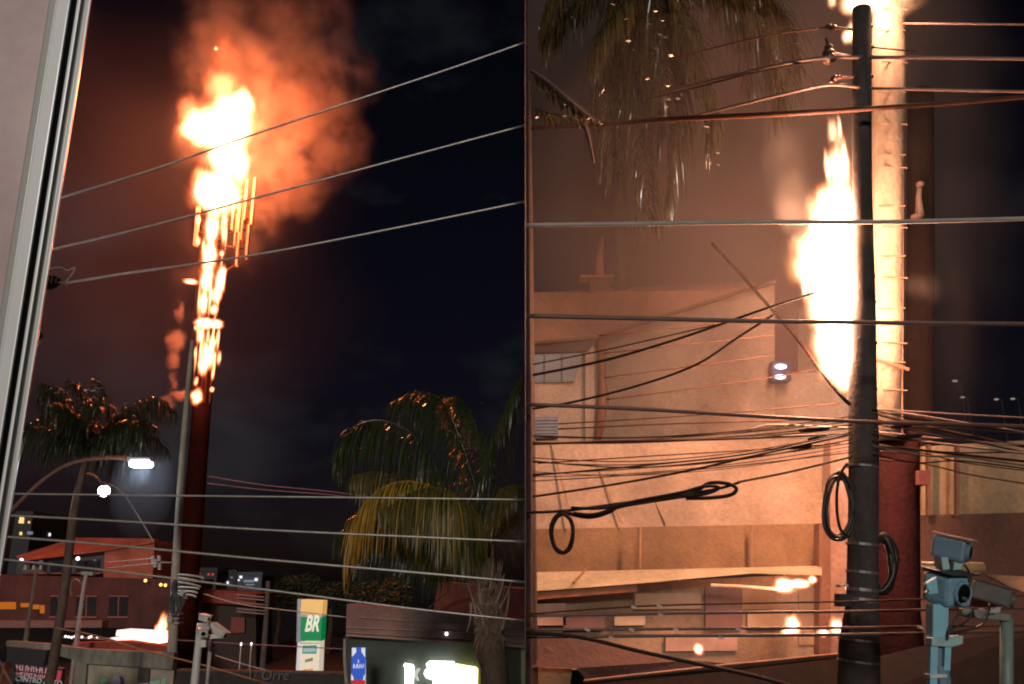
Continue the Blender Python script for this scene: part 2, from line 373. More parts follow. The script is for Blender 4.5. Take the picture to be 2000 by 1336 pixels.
fire = empty('tower_fire', (tx, TY, 0), 'white hot blaze wrapping the top and shaft of the telecom tower', 'fire')
fo = at(435, 270, TY - 2.5)
mainb = px_blobs([(446, 240, 72, 86, 1.0), (396, 252, 62, 52, 0.9), (478, 205, 42, 56, 0.8), (442, 300, 58, 70, 1.0), (422, 374, 60, 74, 1.0), (468, 325, 32, 56, 0.75), (395, 372, 20, 34, 0.5), (432, 165, 46, 60, 0.42), (375, 215, 34, 46, 0.35), (440, 110, 44, 70, 0.22)], TY - 2.5, fo)
m, nt, out = vol_base('big_flame')
acc, n = field(nt, mainb, 0.62, 2.6, 5, seed=3.1, zstretch=0.55)
flame_shader(nt, out, acc, 20, (1.0, 0.10, 0.015), (1.0, 0.50, 0.22), 2.4)
domain('flame', mainb, fo, m, fire, 1.3)
# flame patches down the shaft share one material
m, nt, out = vol_base('flame_patch')
acc, n = field(nt, [((0, 0, 0), (1, 1, 1), 1.0)], 1.6, 0.8, 3)
oi = nd(nt, 'ShaderNodeObjectInfo'); ml = nd(nt, 'ShaderNodeMath', operation='MULTIPLY'); ml.inputs[1].default_value = 37
n.noise_dimensions = '4D'; nt.links.new(oi.outputs['Random'], ml.inputs[0]); nt.links.new(ml.outputs[0], n.inputs['W'])
flame_shader(nt, out, acc, 14, (1.0, 0.09, 0.015), (1.0, 0.50, 0.22), 1.7)
PATCH = m
m, nt, out = vol_base('small_flame')
acc, n = field(nt, [((0, 0, 0), (1, 1, 1), 1.0)], 1.6, 0.8, 3)
oi = nd(nt, 'ShaderNodeObjectInfo'); ml = nd(nt, 'ShaderNodeMath', operation='MULTIPLY'); ml.inputs[1].default_value = 37
n.noise_dimensions = '4D'; nt.links.new(oi.outputs['Random'], ml.inputs[0]); nt.links.new(ml.outputs[0], n.inputs['W'])
flame_shader(nt, out, acc, 60, (1.0, 0.12, 0.03), (1.0, 0.62, 0.36), 1.5)
PATCHW = m
bmi = bmesh.new(); bmesh.ops.create_icosphere(bmi, subdivisions=2, radius=1.25); PM = bpy.data.meshes.new('flame'); bmi.to_mesh(PM); bmi.free(); PM.materials.append(PATCH)
bmi = bmesh.new(); bmesh.ops.create_icosphere(bmi, subdivisions=2, radius=1.25); PMW = bpy.data.meshes.new('flame'); bmi.to_mesh(PMW); bmi.free(); PMW.materials.append(PATCHW)
def patch(x, y, rx, ry, Y, parent, me=PM, k=1.25):
    o = bpy.data.objects.new('flame', me); col.objects.link(o); s = mpp(x, y, Y) * k
    o.location = at(x, y, Y); o.scale = (rx * s, rx * s, ry * s); o.parent = parent; o.matrix_parent_inverse = Matrix.Translation(-parent.location); return o
for p in ((414, 448, 17, 42), (409, 500, 17, 40), (404, 545, 15, 34), (430, 548, 12, 36), (424, 575, 11, 28), (398, 590, 10, 34), (399, 632, 20, 13), (422, 633, 16, 11), (392, 655, 9, 20), (415, 670, 9, 20), (407, 697, 15, 28), (396, 716, 11, 20), (384, 775, 13, 19), (414, 761, 6, 7), (387, 472, 6, 13), (433, 495, 6, 8), (418, 605, 9, 14), (437, 530, 7, 10), (388, 430, 6, 14), (440, 430, 6, 9), (382, 640, 4, 8), (372, 550, 17, 5), (428, 700, 5, 18), (383, 745, 5, 12)):
    patch(p[0], p[1], p[2], p[3], TY - 1.9, fire)
patch(422, 95, 5, 6, TY - 3, fire)
sr = random.Random(77)
for i in range(34):
    y = sr.uniform(430, 735); xc = 428 - (y - 430) * 0.093; patch(xc + sr.uniform(-27, 20), y, sr.uniform(2.2, 5), sr.uniform(14, 46), TY - 1.7 - sr.random() * 0.5, fire)
point_light('fire_light', at(440, 235, TY - 4), 31000, FIREC, 1.6, fire)
point_light('fire_light', at(455, 360, TY - 4), 9000, FIREC, 1.0, fire)
point_light('fire_light', at(405, 520, TY - 3.6), 3500, FIREC, 0.6, fire)
point_light('fire_light', at(400, 690, TY - 3.4), 1800, FIREC, 0.5, fire)
point_light('fire_light', at(384, 775, TY - 2.8), 160, (1, 0.2, 0.05), 0.3, fire)

# plume of smoke lit by the blaze
po = at(520, 240, TY)
pb = px_blobs([(440, 90, 110, 160, 0.8), (425, -60, 110, 140, 0.7), (520, 180, 140, 170, 0.9), (612, 250, 125, 165, 1.0), (570, 320, 115, 135, 1.0), (500, 400, 85, 110, 0.95), (650, 180, 95, 140, 0.8), (580, 50, 140, 160, 0.5), (470, 480, 55, 75, 0.8), (375, 500, 60, 110, 0.3), (400, 250, 85, 90, 0.5), (365, 610, 45, 90, 0.22)], TY, po, None)
m, nt, out = vol_base('fire_smoke')
acc, n = field(nt, pb, 0.22, 6.0, 4, seed=1.7)
k = nt.links.new
n2 = nd(nt, 'ShaderNodeTexNoise'); n2.inputs['Scale'].default_value = 0.36; n2.inputs['Detail'].default_value = 8; n2.inputs['Roughness'].default_value = 0.6
tc2 = nd(nt, 'ShaderNodeTexCoord'); k(tc2.outputs['Object'], n2.inputs['Vector'])
mr = nd(nt, 'ShaderNodeMapRange'); mr.inputs['From Min'].default_value = 0.43; mr.inputs['From Max'].default_value = 0.60; mr.inputs['To Min'].default_value = 0.05; mr.inputs['To Max'].default_value = 1.0
k(n2.outputs['Fac'], mr.inputs['Value'])
mu = nd(nt, 'ShaderNodeMath', operation='MULTIPLY'); k(acc, mu.inputs[0]); k(mr.outputs[0], mu.inputs[1])
mu2 = nd(nt, 'ShaderNodeMath', operation='MULTIPLY'); k(mu.outputs[0], mu2.inputs[0]); mu2.inputs[1].default_value = 0.36
pv = nd(nt, 'ShaderNodeVolumePrincipled'); pv.inputs['Color'].default_value = (0.42, 0.36, 0.34, 1); pv.inputs['Anisotropy'].default_value = 0.0
k(mu2.outputs[0], pv.inputs['Density']); k(pv.outputs[0], out.inputs['Volume'])
tag(domain('smoke_plume', pb, po, m, None, 1.2), 'orange lit smoke billowing up and right of the burning tower top', 'smoke', kind='stuff')

# thin drifting smoke all round the tower
ho = at(330, 480, TY + 4)
m, nt, out = vol_base('thin_smoke')
tsb = [((-3, 0, 0), (24, 15, 32), 1.0)]
acc, n = field(nt, tsb, 0.09, 12.0, 1, seed=6.0)
mu2 = nd(nt, 'ShaderNodeMath', operation='MULTIPLY'); nt.links.new(acc, mu2.inputs[0]); mu2.inputs[1].default_value = 0.0062
pv = nd(nt, 'ShaderNodeVolumePrincipled'); pv.inputs['Color'].default_value = (0.5, 0.5, 0.6, 1)
nt.links.new(mu2.outputs[0], pv.inputs['Density']); nt.links.new(pv.outputs[0], out.inputs['Volume'])
tag(domain('thin_smoke', tsb, ho, m, None, 1.1), 'faint dark red smoke hanging left of and around the burning tower', 'smoke', kind='stuff')

# red wisps beside the lower shaft
wo_ = at(345, 700, TY)
wb = px_blobs([(352, 610, 10, 30, 0.7), (342, 668, 24, 34, 1.0), (338, 700, 18, 26, 0.8), (338, 745, 12, 34, 0.6), (355, 772, 30, 10, 0.9), (322, 792, 26, 22, 0.7), (325, 812, 18, 14, 0.5)], TY - 2, wo_)
m, nt, out = vol_base('wisp_smoke')
acc, n = field(nt, wb, 0.9, 1.6, 4, seed=5.3)
mu2 = nd(nt, 'ShaderNodeMath', operation='MULTIPLY'); nt.links.new(acc, mu2.inputs[0]); mu2.inputs[1].default_value = 1.3
pv = nd(nt, 'ShaderNodeVolumePrincipled'); pv.inputs['Color'].default_value = (0.5, 0.4, 0.4, 1)
nt.links.new(mu2.outputs[0], pv.inputs['Density']); nt.links.new(pv.outputs[0], out.inputs['Volume'])
tag(domain('smoke_wisp', wb, wo_, m, None, 1.2), 'small red wisps of smoke curling left of the lower tower', 'smoke', kind='stuff')

# ------------------------------------------------------------------ LEFT VIEW: buildings, walls
# red-lit commercial building behind the wall
BY = 82.0
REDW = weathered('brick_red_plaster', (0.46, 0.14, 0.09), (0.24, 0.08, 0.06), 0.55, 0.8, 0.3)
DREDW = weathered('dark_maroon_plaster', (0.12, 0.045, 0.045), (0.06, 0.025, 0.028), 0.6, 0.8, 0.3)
bl = empty('commercial_building', ground_under(180, 1150, BY), 'red lit two storey building with sloping roof left of the tower', 'building')
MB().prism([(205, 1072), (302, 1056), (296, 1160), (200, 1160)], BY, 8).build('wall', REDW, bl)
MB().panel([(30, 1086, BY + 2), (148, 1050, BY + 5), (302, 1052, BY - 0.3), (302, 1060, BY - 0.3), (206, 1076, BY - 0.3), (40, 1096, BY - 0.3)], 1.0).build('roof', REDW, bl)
MB().prism([(36, 1094), (206, 1076), (204, 1120), (30, 1122)], BY + 0.8, 4).build('wall', mat('dark_grey_wall', (0.10, 0.085, 0.10), 0.8), bl)  # dark grey wall colour
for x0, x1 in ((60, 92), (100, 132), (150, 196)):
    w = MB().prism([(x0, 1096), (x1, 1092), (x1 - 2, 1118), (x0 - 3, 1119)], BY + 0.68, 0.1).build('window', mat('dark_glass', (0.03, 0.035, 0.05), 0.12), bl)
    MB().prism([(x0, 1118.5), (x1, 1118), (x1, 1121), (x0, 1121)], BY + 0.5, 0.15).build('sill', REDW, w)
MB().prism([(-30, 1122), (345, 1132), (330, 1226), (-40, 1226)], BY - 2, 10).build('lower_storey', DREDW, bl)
MB().prism([(-30, 1212), (200, 1212), (198, 1226), (-32, 1226)], BY - 3.2, 1.1).build('canopy', mat('pale_canopy', (0.24, 0.13, 0.12), 0.7), bl)
AMB = emitter('amber_lit_window', (1.0, 0.26, 0.03), 0.45)
for x0, x1, y0, y1 in ((-6, 30, 1176, 1190), (40, 58, 1178, 1186), (62, 76, 1181, 1190), (78, 86, 1182, 1198)):
    MB().prism([(x0, y0), (x1, y0), (x1, y1), (x0, y1)], BY - 2.15, 0.1).build('lit_window', AMB, bl)
for x0, x1 in ((100, 128), (150, 188), (214, 250)):
    w = MB().prism([(x0, 1165), (x1, 1166), (x1 - 2, 1205), (x0 - 3, 1205)], BY - 2.06, 0.05).build('window', MATS['dark_glass'], bl)
    fm = mat('window_frame_red', (0.30, 0.12, 0.10), 0.6)
    for q in ([(x0 - 1, 1163), (x1 + 1, 1164), (x1 + 1, 1166), (x0 - 1, 1165)], [(x0 - 4, 1204), (x1, 1204), (x1, 1207), (x0 - 4, 1207)], [((x0 + x1) / 2 - 1, 1165), ((x0 + x1) / 2 + 0.5, 1165), ((x0 + x1) / 2 - 1, 1205), ((x0 + x1) / 2 - 2.5, 1205)]):
        MB().prism(q, BY - 2.25, 0.2).build('frame', fm, w)
for x, y in ((42, 1094), (152, 1091)):
    MB().ball(at(x, y, BY - 1), 0.16).build('lamp', emitter('cool_white_bulb', (0.85, 0.9, 1), 3.5), bl)
for x, y in ((284, 1134), (314, 1142), (323, 1143)):
    MB().ball(at(x, y, BY - 3), 0.13).build('lamp', emitter('amber_bulb', (1.0, 0.55, 0.12), 3.0), bl)

# ground fire behind the wall: burning fallen cable on the lit forecourt
GY = 60.0
gf = empty('ground_fire', ground_under(310, 1240, GY), 'orange flame and white glare low behind the concrete wall', 'fire')
patch(312, 1238, 11, 22, GY, gf, PMW); patch(306, 1246, 26, 9, GY - 0.4, gf, PMW); patch(318, 1222, 11, 26, GY + 0.2, gf)
point_light('fire_light', at(305, 1228, GY - 0.8), 900, (1, 0.34, 0.12), 0.4, gf)
sa = empty('forecourt_awning', ground_under(265, 1245, GY + 3), 'long low awning lit white beside the ground fire', 'awning')
AWN = mat('glowing_pink_awning', (0.78, 0.70, 0.70), 0.5, emit=(1, 0.86, 0.88), estr=1.0)  # awning's lit look added as glow; it holds no lamp
MB().prism([(228, 1231), (318, 1236), (318, 1242), (226, 1242)], GY + 1.5, 2.2).build('roof', AWN, sa)
MB().prism([(214, 1246), (322, 1243.5), (324, 1255), (236, 1254)], GY + 1.3, 1.2).build('fascia', AWN, sa)
MB().prism([(120, 1243), (214, 1246), (214, 1250), (120, 1246)], GY + 1.6, 0.3).build('fascia', mat('dim_fascia', (0.25, 0.16, 0.16), 0.6), sa)
for x in (232, 268, 300): MB().tube([at(x, 1241, GY + 1.9), at(x, 1247, GY + 1.9)], 0.09, 6).build('post', STEEL, sa)
for i, x in enumerate((128, 134, 140, 146, 160, 174, 178, 190)):
    b = MB().ball(at(x, 1243 + (i % 3), GY + 1), 0.075, n=8).build('string_light', emitter('string_bulb', (1, 0.85, 0.85), 2.5), sa)

# red mound / tarpaulin strip above the wall
tag(MB().prism([(140, 1256), (245, 1252), (330, 1262), (328, 1275), (140, 1272)], 54, 1.0).build('red_hoarding', weathered('red_painted_board', (0.40, 0.07, 0.04), (0.18, 0.04, 0.03), 0.6, 1.0, 0.5)), 'low red board showing just above the concrete wall', 'hoarding')

# concrete boundary wall with graffiti
WYL = 44.0
bw = empty('boundary_wall', ground_under(200, 1336, WYL), 'stained concrete boundary wall with pale graffiti in front of the fire', 'wall')
CW = weathered('stained_concrete', (0.34, 0.33, 0.29), (0.10, 0.10, 0.08), 0.8, 2.2, 0.35)
MB().prism([(12, 1252), (92, 1258), (168, 1268), (340, 1276), (336, 1308), (168, 1296), (86, 1272), (12, 1262)], WYL, 0.55).build('coping', CW, bw)
PLAS = weathered('beige_plaster', (0.50, 0.44, 0.35), (0.24, 0.19, 0.15), 0.6, 1.5, 0.6)
MB().prism([(168, 1294), (340, 1307), (330, 1420), (150, 1420)], WYL + 0.3, 0.3).build('wall', PLAS, bw)
MB().prism([(270, 1303), (292, 1305), (282, 1420), (262, 1420)], WYL + 0.12, 0.16).build('pilaster', mat('dark_plaster', (0.09, 0.075, 0.07), 0.8), bw)
MB().prism([(148, 1288), (170, 1292), (160, 1420), (136, 1420)], WYL + 0.1, 0.3).build('pilaster', CONC, bw)
gz = WYL + 0.285
MB().prism([(198, 1324), (210, 1326), (211, 1331), (204, 1336), (196, 1340)], gz, 0.012).build('graffiti', mat('mint_spray_paint', (0.25, 0.62, 0.46), 0.5, var=0.1), bw)
MB().prism([(208, 1345), (214, 1332), (221, 1323), (228, 1320), (233, 1324), (235, 1332), (234, 1345)], gz, 0.012).build('graffiti', mat('lilac_spray_paint', (0.42, 0.44, 0.58), 0.5, var=0.1), bw)
MB().prism([(233, 1320), (241, 1322), (243, 1334), (239, 1345), (235, 1345), (236, 1332)], gz + 0.006, 0.008).build('graffiti', mat('dark_violet_spray_paint', (0.08, 0.05, 0.10), 0.5), bw)
MB().prism([(292, 1331), (312, 1328), (312, 1340), (290, 1340)], gz, 0.012).build('graffiti', MATS['mint_spray_paint'], bw)
MB().prism([(316, 1327), (324, 1325), (322, 1342), (314, 1342)], gz, 0.012).build('graffiti', MATS['mint_spray_paint'], bw)
MB().prism([(270, 1335), (290, 1334), (288, 1345), (268, 1345)], WYL + 0.1, 0.012).build('graffiti', MATS['lilac_spray_paint'], bw)

# dark shop board with lettering at the lower left corner
SY = 36.0
sb = empty('shop_board', ground_under(70, 1336, SY), 'dark shop board with pink and white lettering at lower left', 'sign')
MB().prism([(14, 1262), (92, 1270), (84, 1303), (12, 1292)], SY, 0.3).build('upper_panel', mat('near_black_board', (0.02, 0.018, 0.025), 0.5), sb)
MB().prism([(24, 1292), (122, 1306), (112, 1420), (8, 1420)], SY + 0.02, 0.25).build('lower_panel', mat('navy_board', (0.03, 0.025, 0.045), 0.5), sb)
s = mpp(60, 1310, SY); tr = -R(7)
PINKL = mat('pink_lettering', (0.75, 0.42, 0.45), 0.5, emit=(1, 0.4, 0.45), estr=0.16, var=0.3, scale=3); WHL = mat('pale_lettering', (0.7, 0.7, 0.74), 0.5, emit=(0.8, 0.85, 1), estr=0.07, var=0.3, scale=3)
def strokes(x0, y0, x1, y1, h, n_, m_, Y, parent, seed):
    r = random.Random(seed); b = MB()
    for i in range(n_):
        t = i / (n_ - 1); x = x0 + (x1 - x0) * t; y = y0 + (y1 - y0) * t; w_ = (x1 - x0) / n_ * 0.42; l = r.uniform(-2, 2.5)
        b.prism([(x + l, y - h), (x + l + w_, y - h), (x + w_, y), (x, y)], Y, 0.012)
        if r.random() < 0.75:
            yy = y - h * r.choice((0, 0.42, 0.8)); b.prism([(x, yy - h * 0.2), (x + w_ * 2.1, yy - h * 0.2), (x + w_ * 2.1, yy), (x, yy)], Y - 0.004, 0.012)
    return b.build('lettering', m_, parent)
strokes(32, 1309, 98, 1317, 11, 13, PINKL, SY - 0.02, sb, 4)
strokes(31, 1319, 92, 1326, 7, 17, PINKL, SY - 0.02, sb, 9)
text('lettering', 'CENTRO AUTO', 12.5 * s, WHL, at(29, 1329, SY - 0.02), sb, (R(90), R(6), 0), 0.01, 0.0, 0.004, 1.05)
MB().prism([(113, 1309), (121, 1311), (117, 1330), (109, 1329)], SY - 0.03, 0.03).build('red_panel', mat('red_reflector', (0.55, 0.06, 0.10), 0.4, emit=(1, 0.1, 0.15), estr=0.18), sb)
tl = empty('lattice_stand', ground_under(4, 1336, SY - 1), 'rusty pink lattice struts crossing at lower left corner', 'stand')
for a, b in (((0, 1292), (26, 1345)), ((9, 1296), (-2, 1345)), ((8, 1312), (24, 1340))): MB().tube([at(*a, SY - 1), at(*b, SY - 1)], 0.045, 6).build('strut', RUST, tl)

# posts along the street
def post_thing(name, label, cat, pts, Y, w0, w1, m, extra=None, group=None):
    P = px_line(pts, Y, 4); k = len(P); s0 = mpp(*pts[0][:2], Y); e = empty(name, Vector((P[-1].x, P[-1].y, 0)), label, cat, group)
    if P[-1].z > 0: P.append(Vector((P[-1].x, P[-1].y, 0))); k += 1
    MB().tube(P, [s0 * (w0 + (w1 - w0) * i / (k - 1)) / 2 for i in range(k)], 10).build('post', m, e, smooth=True)
    return e
p1 = post_thing('hooked_post', 'pale post with small hooked top behind the wall', 'post', [(169, 1118), (163, 1150), (156, 1200), (148, 1260)], 52, 7, 9, mat('pink_grey_paint', (0.42, 0.34, 0.32), 0.6))
MB().tube(px_line([(162, 1160), (160, 1142), (150, 1133), (142, 1136), (138, 1152), (140, 1164)], 52), 0.07, 6).build('hook', RUST, p1)
MB().prism([(158, 1116), (182, 1117), (180, 1124), (158, 1123)], 51.9, 0.3).build('junction_box', STEEL, p1)
p2 = post_thing('insulator_post', 'thin dark post with insulators left of the leaning palm trunk', 'post', [(71, 1108), (64, 1160), (56, 1210), (48, 1262)], 50, 6, 9, mat('brown_timber', (0.16, 0.12, 0.10), 0.8))
MB().prism([(44, 1113), (84, 1114), (84, 1118), (44, 1117)], 49.9, 0.15).build('crossarm', RUST, p2)
for x in (49, 65, 79): MB().tube([at(x, 1113, 49.9), at(x + 1, 1104, 49.9)], [0.1, 0.06], 8).build('insulator', mat('porcelain', (0.5, 0.4, 0.38), 0.3), p2)
post_thing('dark_post', 'dark slim post between the security cameras and the green sign tower', 'post', [(524, 1135), (519, 1220), (511, 1320)], 48, 8, 12, mat('dim_timber', (0.13, 0.10, 0.085), 0.85))
post_thing('steel_post', 'thin weathered post left of the blue sign', 'post', [(673, 1248), (673, 1290), (677, 1340)], 33, 5, 6, mat('tan_post', (0.40, 0.33, 0.25), 0.7))

# utility pole before the tower
UY = 46.0
up = empty('utility_pole', ground_under(335, 1336, UY), 'grey concrete utility pole standing just before the burning tower', 'pole')
P = px_line([(376, 665), (367, 760), (356, 900), (345, 1080), (338, 1230), (330, 1360)], UY); P.append(Vector((P[-1].x, UY, 0)))
kk = len(P); s = mpp(350, 1000, UY)
MB().tube(P, [s * (8 + 13 * i / (kk - 1)) / 2 for i in range(kk)], 12).build('shaft', weathered('pale_concrete', (0.46, 0.41, 0.34), (0.26, 0.22, 0.18), 0.5), up, smooth=True)
for (x, y, r, h) in ((346, 1152, 13, 22), (343, 1182, 15, 26), (352, 1168, 9, 20)):
    ring(x, y, r * 0.55, h * 0.8, UY - 0.35, 0.055, mat('dark_violet_cable', (0.05, 0.045, 0.06), 0.5), 'cable_coil', up, 6, 3.0)
for y in (1198, 1206, 1215):
    MB().prism([(330, y), (349, y + 1), (349, y + 4), (330, y + 3)], UY - 0.36, 0.7).build('strap', STEEL, up)
for (x, y, w_) in ((331, 1210, 10), (357, 1158, 12), (362, 1164, 8)):
    MB().prism([(x - w_ / 2, y - 6), (x + w_ / 2, y - 6), (x + w_ / 2, y + 6), (x - w_ / 2, y + 6)], UY - 0.5, 0.25).build('junction_box', STEEL if w_ > 9 else RUST, up)
for i, (y0, y1) in enumerate(((1122, 1128), (1128, 1137), (1137, 1146), (1147, 1150), (1154, 1158), (1160, 1166))):
    MB().tube(px_line([(348, y0, UY - 0.4), (372, (y0 + y1) / 2 - 1, UY - 0.5), (398 - i * 3, y1, UY - 0.6)]), 0.05, 6).build('cable_tail', ALUW, up)
for (x, y) in ((298, 1094), (310, 1093), (311, 1104), (302, 1100)):
    MB().prism([(x - 3, y - 8), (x + 3, y - 8), (x + 3, y + 8), (x - 3, y + 8)], UY - 0.2, 0.2).build('insulator', MATS['porcelain'], up)
MB().prism([(292, 1092), (348, 1100), (348, 1103), (292, 1096)], UY - 0.15, 0.12).build('crossarm', RUST, up)

# street lamps
def lamp_light(loc, power, c, r, parent): return point_light('bulb', loc, power, c, r, parent)
LY = 26.0
sl = empty('street_lamp', ground_under(-40, 1100, LY), 'curved arm street lamp with wide white lit head', 'street lamp')
MB().tube(px_line([(-70, 1110, LY), (-20, 1040, LY), (30, 988, LY), (80, 940, LY), (130, 908, LY), (180, 896, LY), (232, 894, LY), (262, 899, LY)]), 0.055, 8).build('arm', mat('rust_brown_arm', (0.20, 0.10, 0.07), 0.5, metal=0.3), sl, smooth=True)
q = at(-70, 1110, LY); MB().tube([(q.x, q.y, 0), q], [0.14, 0.07], 10).build('post', RUST, sl, smooth=True)
s = mpp(275, 900, LY)
MB().box(at(275, 899, LY), 46 * s, 0.35, 9 * s).build('head', mat('lamp_housing', (0.3, 0.3, 0.32), 0.5), sl, bevel=0.02)
MB().box(at(276, 906, LY - 0.05), 40 * s, 0.36, 13 * s).build('lens', emitter('cool_led', (0.93, 0.97, 1.0), 14), sl, bevel=0.06)
lamp_light(at(276, 925, LY - 0.1), 170, (0.78, 0.87, 1.0), 0.15, sl)
L2 = 44.0
s2 = empty('street_lamp', ground_under(150, 1100, L2), 'smaller round lit street lamp lower left of the wide lamp head', 'street lamp')
MB().tube(px_line([(120, 1150, L2), (140, 985, L2), (160, 930, L2), (185, 930, L2), (204, 952, L2)]), 0.05, 8).build('arm', MATS['rust_brown_arm'], s2, smooth=True)
MB().tube([ground_under(120, 1150, L2), at(120, 1150, L2)], 0.09, 8).build('post', RUST, s2)
MB().ball(at(203, 959, L2), 11 * mpp(203, 959, L2), n=24).build('globe', emitter('white_globe', (0.95, 0.98, 1.0), 12), s2, smooth=True)
MB().tube([at(203, 950, L2), at(203, 944, L2)], [0.2, 0.1], 8).build('cap', STEEL, s2)
lamp_light(at(203, 976, L2), 200, (0.8, 0.88, 1), 0.15, s2)
# mist under the wide lamp
mo = at(278, 955, LY); m, nt, out = vol_base('lamp_mist')
pv = nd(nt, 'ShaderNodeVolumePrincipled'); pv.inputs['Color'].default_value = (0.7, 0.75, 0.85, 1); pv.inputs['Density'].default_value = 0.022; nt.links.new(pv.outputs[0], out.inputs['Volume'])
tag(domain('mist', [((0, 0, 0), (0.95, 0.9, 1.5), 1)], mo, m, None, 1.0), 'faint blue misty drizzle glowing under the wide street lamp', 'mist', kind='stuff')

# ------------------------------------------------------------------ surveillance camera posts
def housing(root, c, d, ln, w, h, m, lens_m, name='camera_housing'):
    d = Vector(d).normalized(); side = d.cross(Vector((0, 0, 1))).normalized(); upv = side.cross(d).normalized()
    M = Matrix((side, d, upv)).transposed(); c = Vector(c)
    b = MB().box(c, w, ln, h, M).build(name, m, root, bevel=min(w, h) * 0.12)
    MB().box(c + upv * (h * 0.58) + d * ln * 0.06, w * 1.16, ln * 1.16, h * 0.07, M).build('sun_shield', m, b, bevel=h * 0.02)
    MB().tube([c + d * ln * 0.49, c + d * ln * 0.56], h * 0.34, 14).build('lens_ring', m, b, smooth=False)
    MB().tube([c + d * ln * 0.555, c + d * ln * 0.575], h * 0.26, 14).build('lens', lens_m, b)
    return b
LENS = mat('lens_glass', (0.01, 0.01, 0.012), 0.08)
CY = 24.0; s = mpp(395, 1230, CY)
cc1 = empty('surveillance_post', ground_under(385, 1336, CY), 'white post with three surveillance cameras left of the green sign tower', 'camera post')
MB().tube([ground_under(379, 1345, CY), at(379, 1345, CY), at(389, 1245, CY), at(391, 1218, CY)], [0.12, 0.105, 0.09, 0.085], 12).build('post', WHITEP, cc1, smooth=True)
MB().tube([ground_under(403, 1345, CY + 0.6), at(403, 1345, CY + 0.6), at(413, 1240, CY + 0.6)], 0.055, 10).build('thin_post', mat('grey_paint', (0.45, 0.43, 0.42), 0.5), cc1, smooth=True)
MB().prism([(384, 1242), (432, 1238), (432, 1246), (384, 1250)], CY - 0.1, 0.3).build('crossarm', WHITEP, cc1)
MB().prism([(392, 1250), (402, 1250), (401, 1264), (391, 1264)], CY - 0.12, 0.15).build('junction_box', WHITEP, cc1)
housing(cc1, at(400, 1207, CY), (0.75, -0.6, -0.12), 0.34, 0.17, 0.15, WHITEP, LENS)
housing(cc1, at(396, 1232, CY - 0.2), (0.35, -0.8, -0.25), 0.42, 0.24, 0.22, WHITEP, LENS)
housing(cc1, at(426, 1232, CY - 0.1), (0.80, -0.45, -0.42), 0.52, 0.20, 0.18, WHITEP, LENS)

# ------------------------------------------------------------------ fuel station sign tower
BRY = 50.0; s = mpp(605, 1250, BRY)
br = empty('sign_tower', ground_under(600, 1336, BRY), 'tall lit fuel station sign tower with white BR on green', 'sign')
CREAM = mat('cream_lit_panel', (0.72, 0.66, 0.55), 0.4, emit=(1, 0.86, 0.66), estr=0.55, var=0.06)
MB().prism([(581, 1255), (588.5, 1254), (584, 1400), (573, 1400)], BRY + 0.3, 0.8).build('side_panel', mat('white_side_panel', (0.65, 0.62, 0.66), 0.4, emit=(1, 0.93, 1), estr=0.33, var=0.06), br)
MB().prism([(588.7, 1254), (625, 1252), (619, 1400), (584.2, 1400)], BRY, 1.2).build('price_panel', CREAM, br)
MB().prism([(589, 1171), (631, 1173), (629, 1202), (587, 1198)], BRY, 1.2).build('top_panel', mat('amber_lit_panel', (0.7, 0.5, 0.22), 0.4, emit=(1, 0.55, 0.16), estr=0.6, var=0.15), br)
MB().prism([(581, 1170), (588.6, 1171), (586, 1254), (579, 1254)], BRY + 0.3, 0.8).build('side_panel', mat('grey_side_panel', (0.4, 0.4, 0.44), 0.35, emit=(0.7, 0.85, 1), estr=0.12), br)
MB().prism([(587.4, 1198.3), (629, 1202.3), (628, 1207), (587, 1204)], BRY - 0.02, 1.1).build('trim', mat('pinkish_trim', (0.6, 0.5, 0.45), 0.5, emit=(1, .8, .7), estr=.2), br)
MB().prism([(588.6, 1203), (629, 1205), (626.5, 1252), (586.8, 1251)], BRY, 1.2).build('green_panel', mat('fuel_green', (0.01, 0.25, 0.09), 0.35, emit=(0.0, 0.32, 0.10), estr=0.45, var=0.05), br)
text('lettering', 'BR', 42 * s, mat('white_letter', (0.8, 0.78, 0.7), 0.4, emit=(1, 0.93, 0.78), estr=0.62, var=0.03), at(594.5, 1232.5, BRY - 0.03), br, (R(90), 0, 0), 0.015, 0.26, 0.03, 0.56)
MB().prism([(591, 1261), (619, 1260), (618, 1277), (590, 1277)], BRY - 0.03, 0.03).build('price_label', mat('teal_label', (0.10, 0.36, 0.38), 0.4, emit=(0.1, 0.5, 0.5), estr=0.3, var=0.4, scale=5), br)
MB().prism([(593, 1266), (617, 1265.5), (616.5, 1273), (592, 1273.5)], BRY - 0.045, 0.03).build('price_label', mat('pale_teal', (0.5, 0.68, 0.66), 0.4, emit=(.7, 1, .95), estr=0.25, var=0.3, scale=6), br)
MB().prism([(596, 1288), (611, 1284), (611, 1291), (595, 1294)], BRY - 0.03, 0.03).build('price_label', mat('tan_label', (0.35, 0.28, 0.18), 0.4, emit=(.8, .6, .35), estr=0.2, var=0.3, scale=6), br)
MB().prism([(592, 1307), (612, 1305), (611, 1318), (591, 1319)], BRY - 0.03, 0.03).build('price_label', mat('peach_label', (0.7, 0.42, 0.25), 0.4, emit=(1, .55, .3), estr=0.4, var=0.15), br)
for y in (1256, 1323, 1332): MB().prism([(587, y), (624, y - 0.5), (624, y + 0.8), (587, y + 1.3)], BRY - 0.02, 0.02).build('joint', mat('panel_joint', (0.2, 0.18, 0.16), 0.6), br)

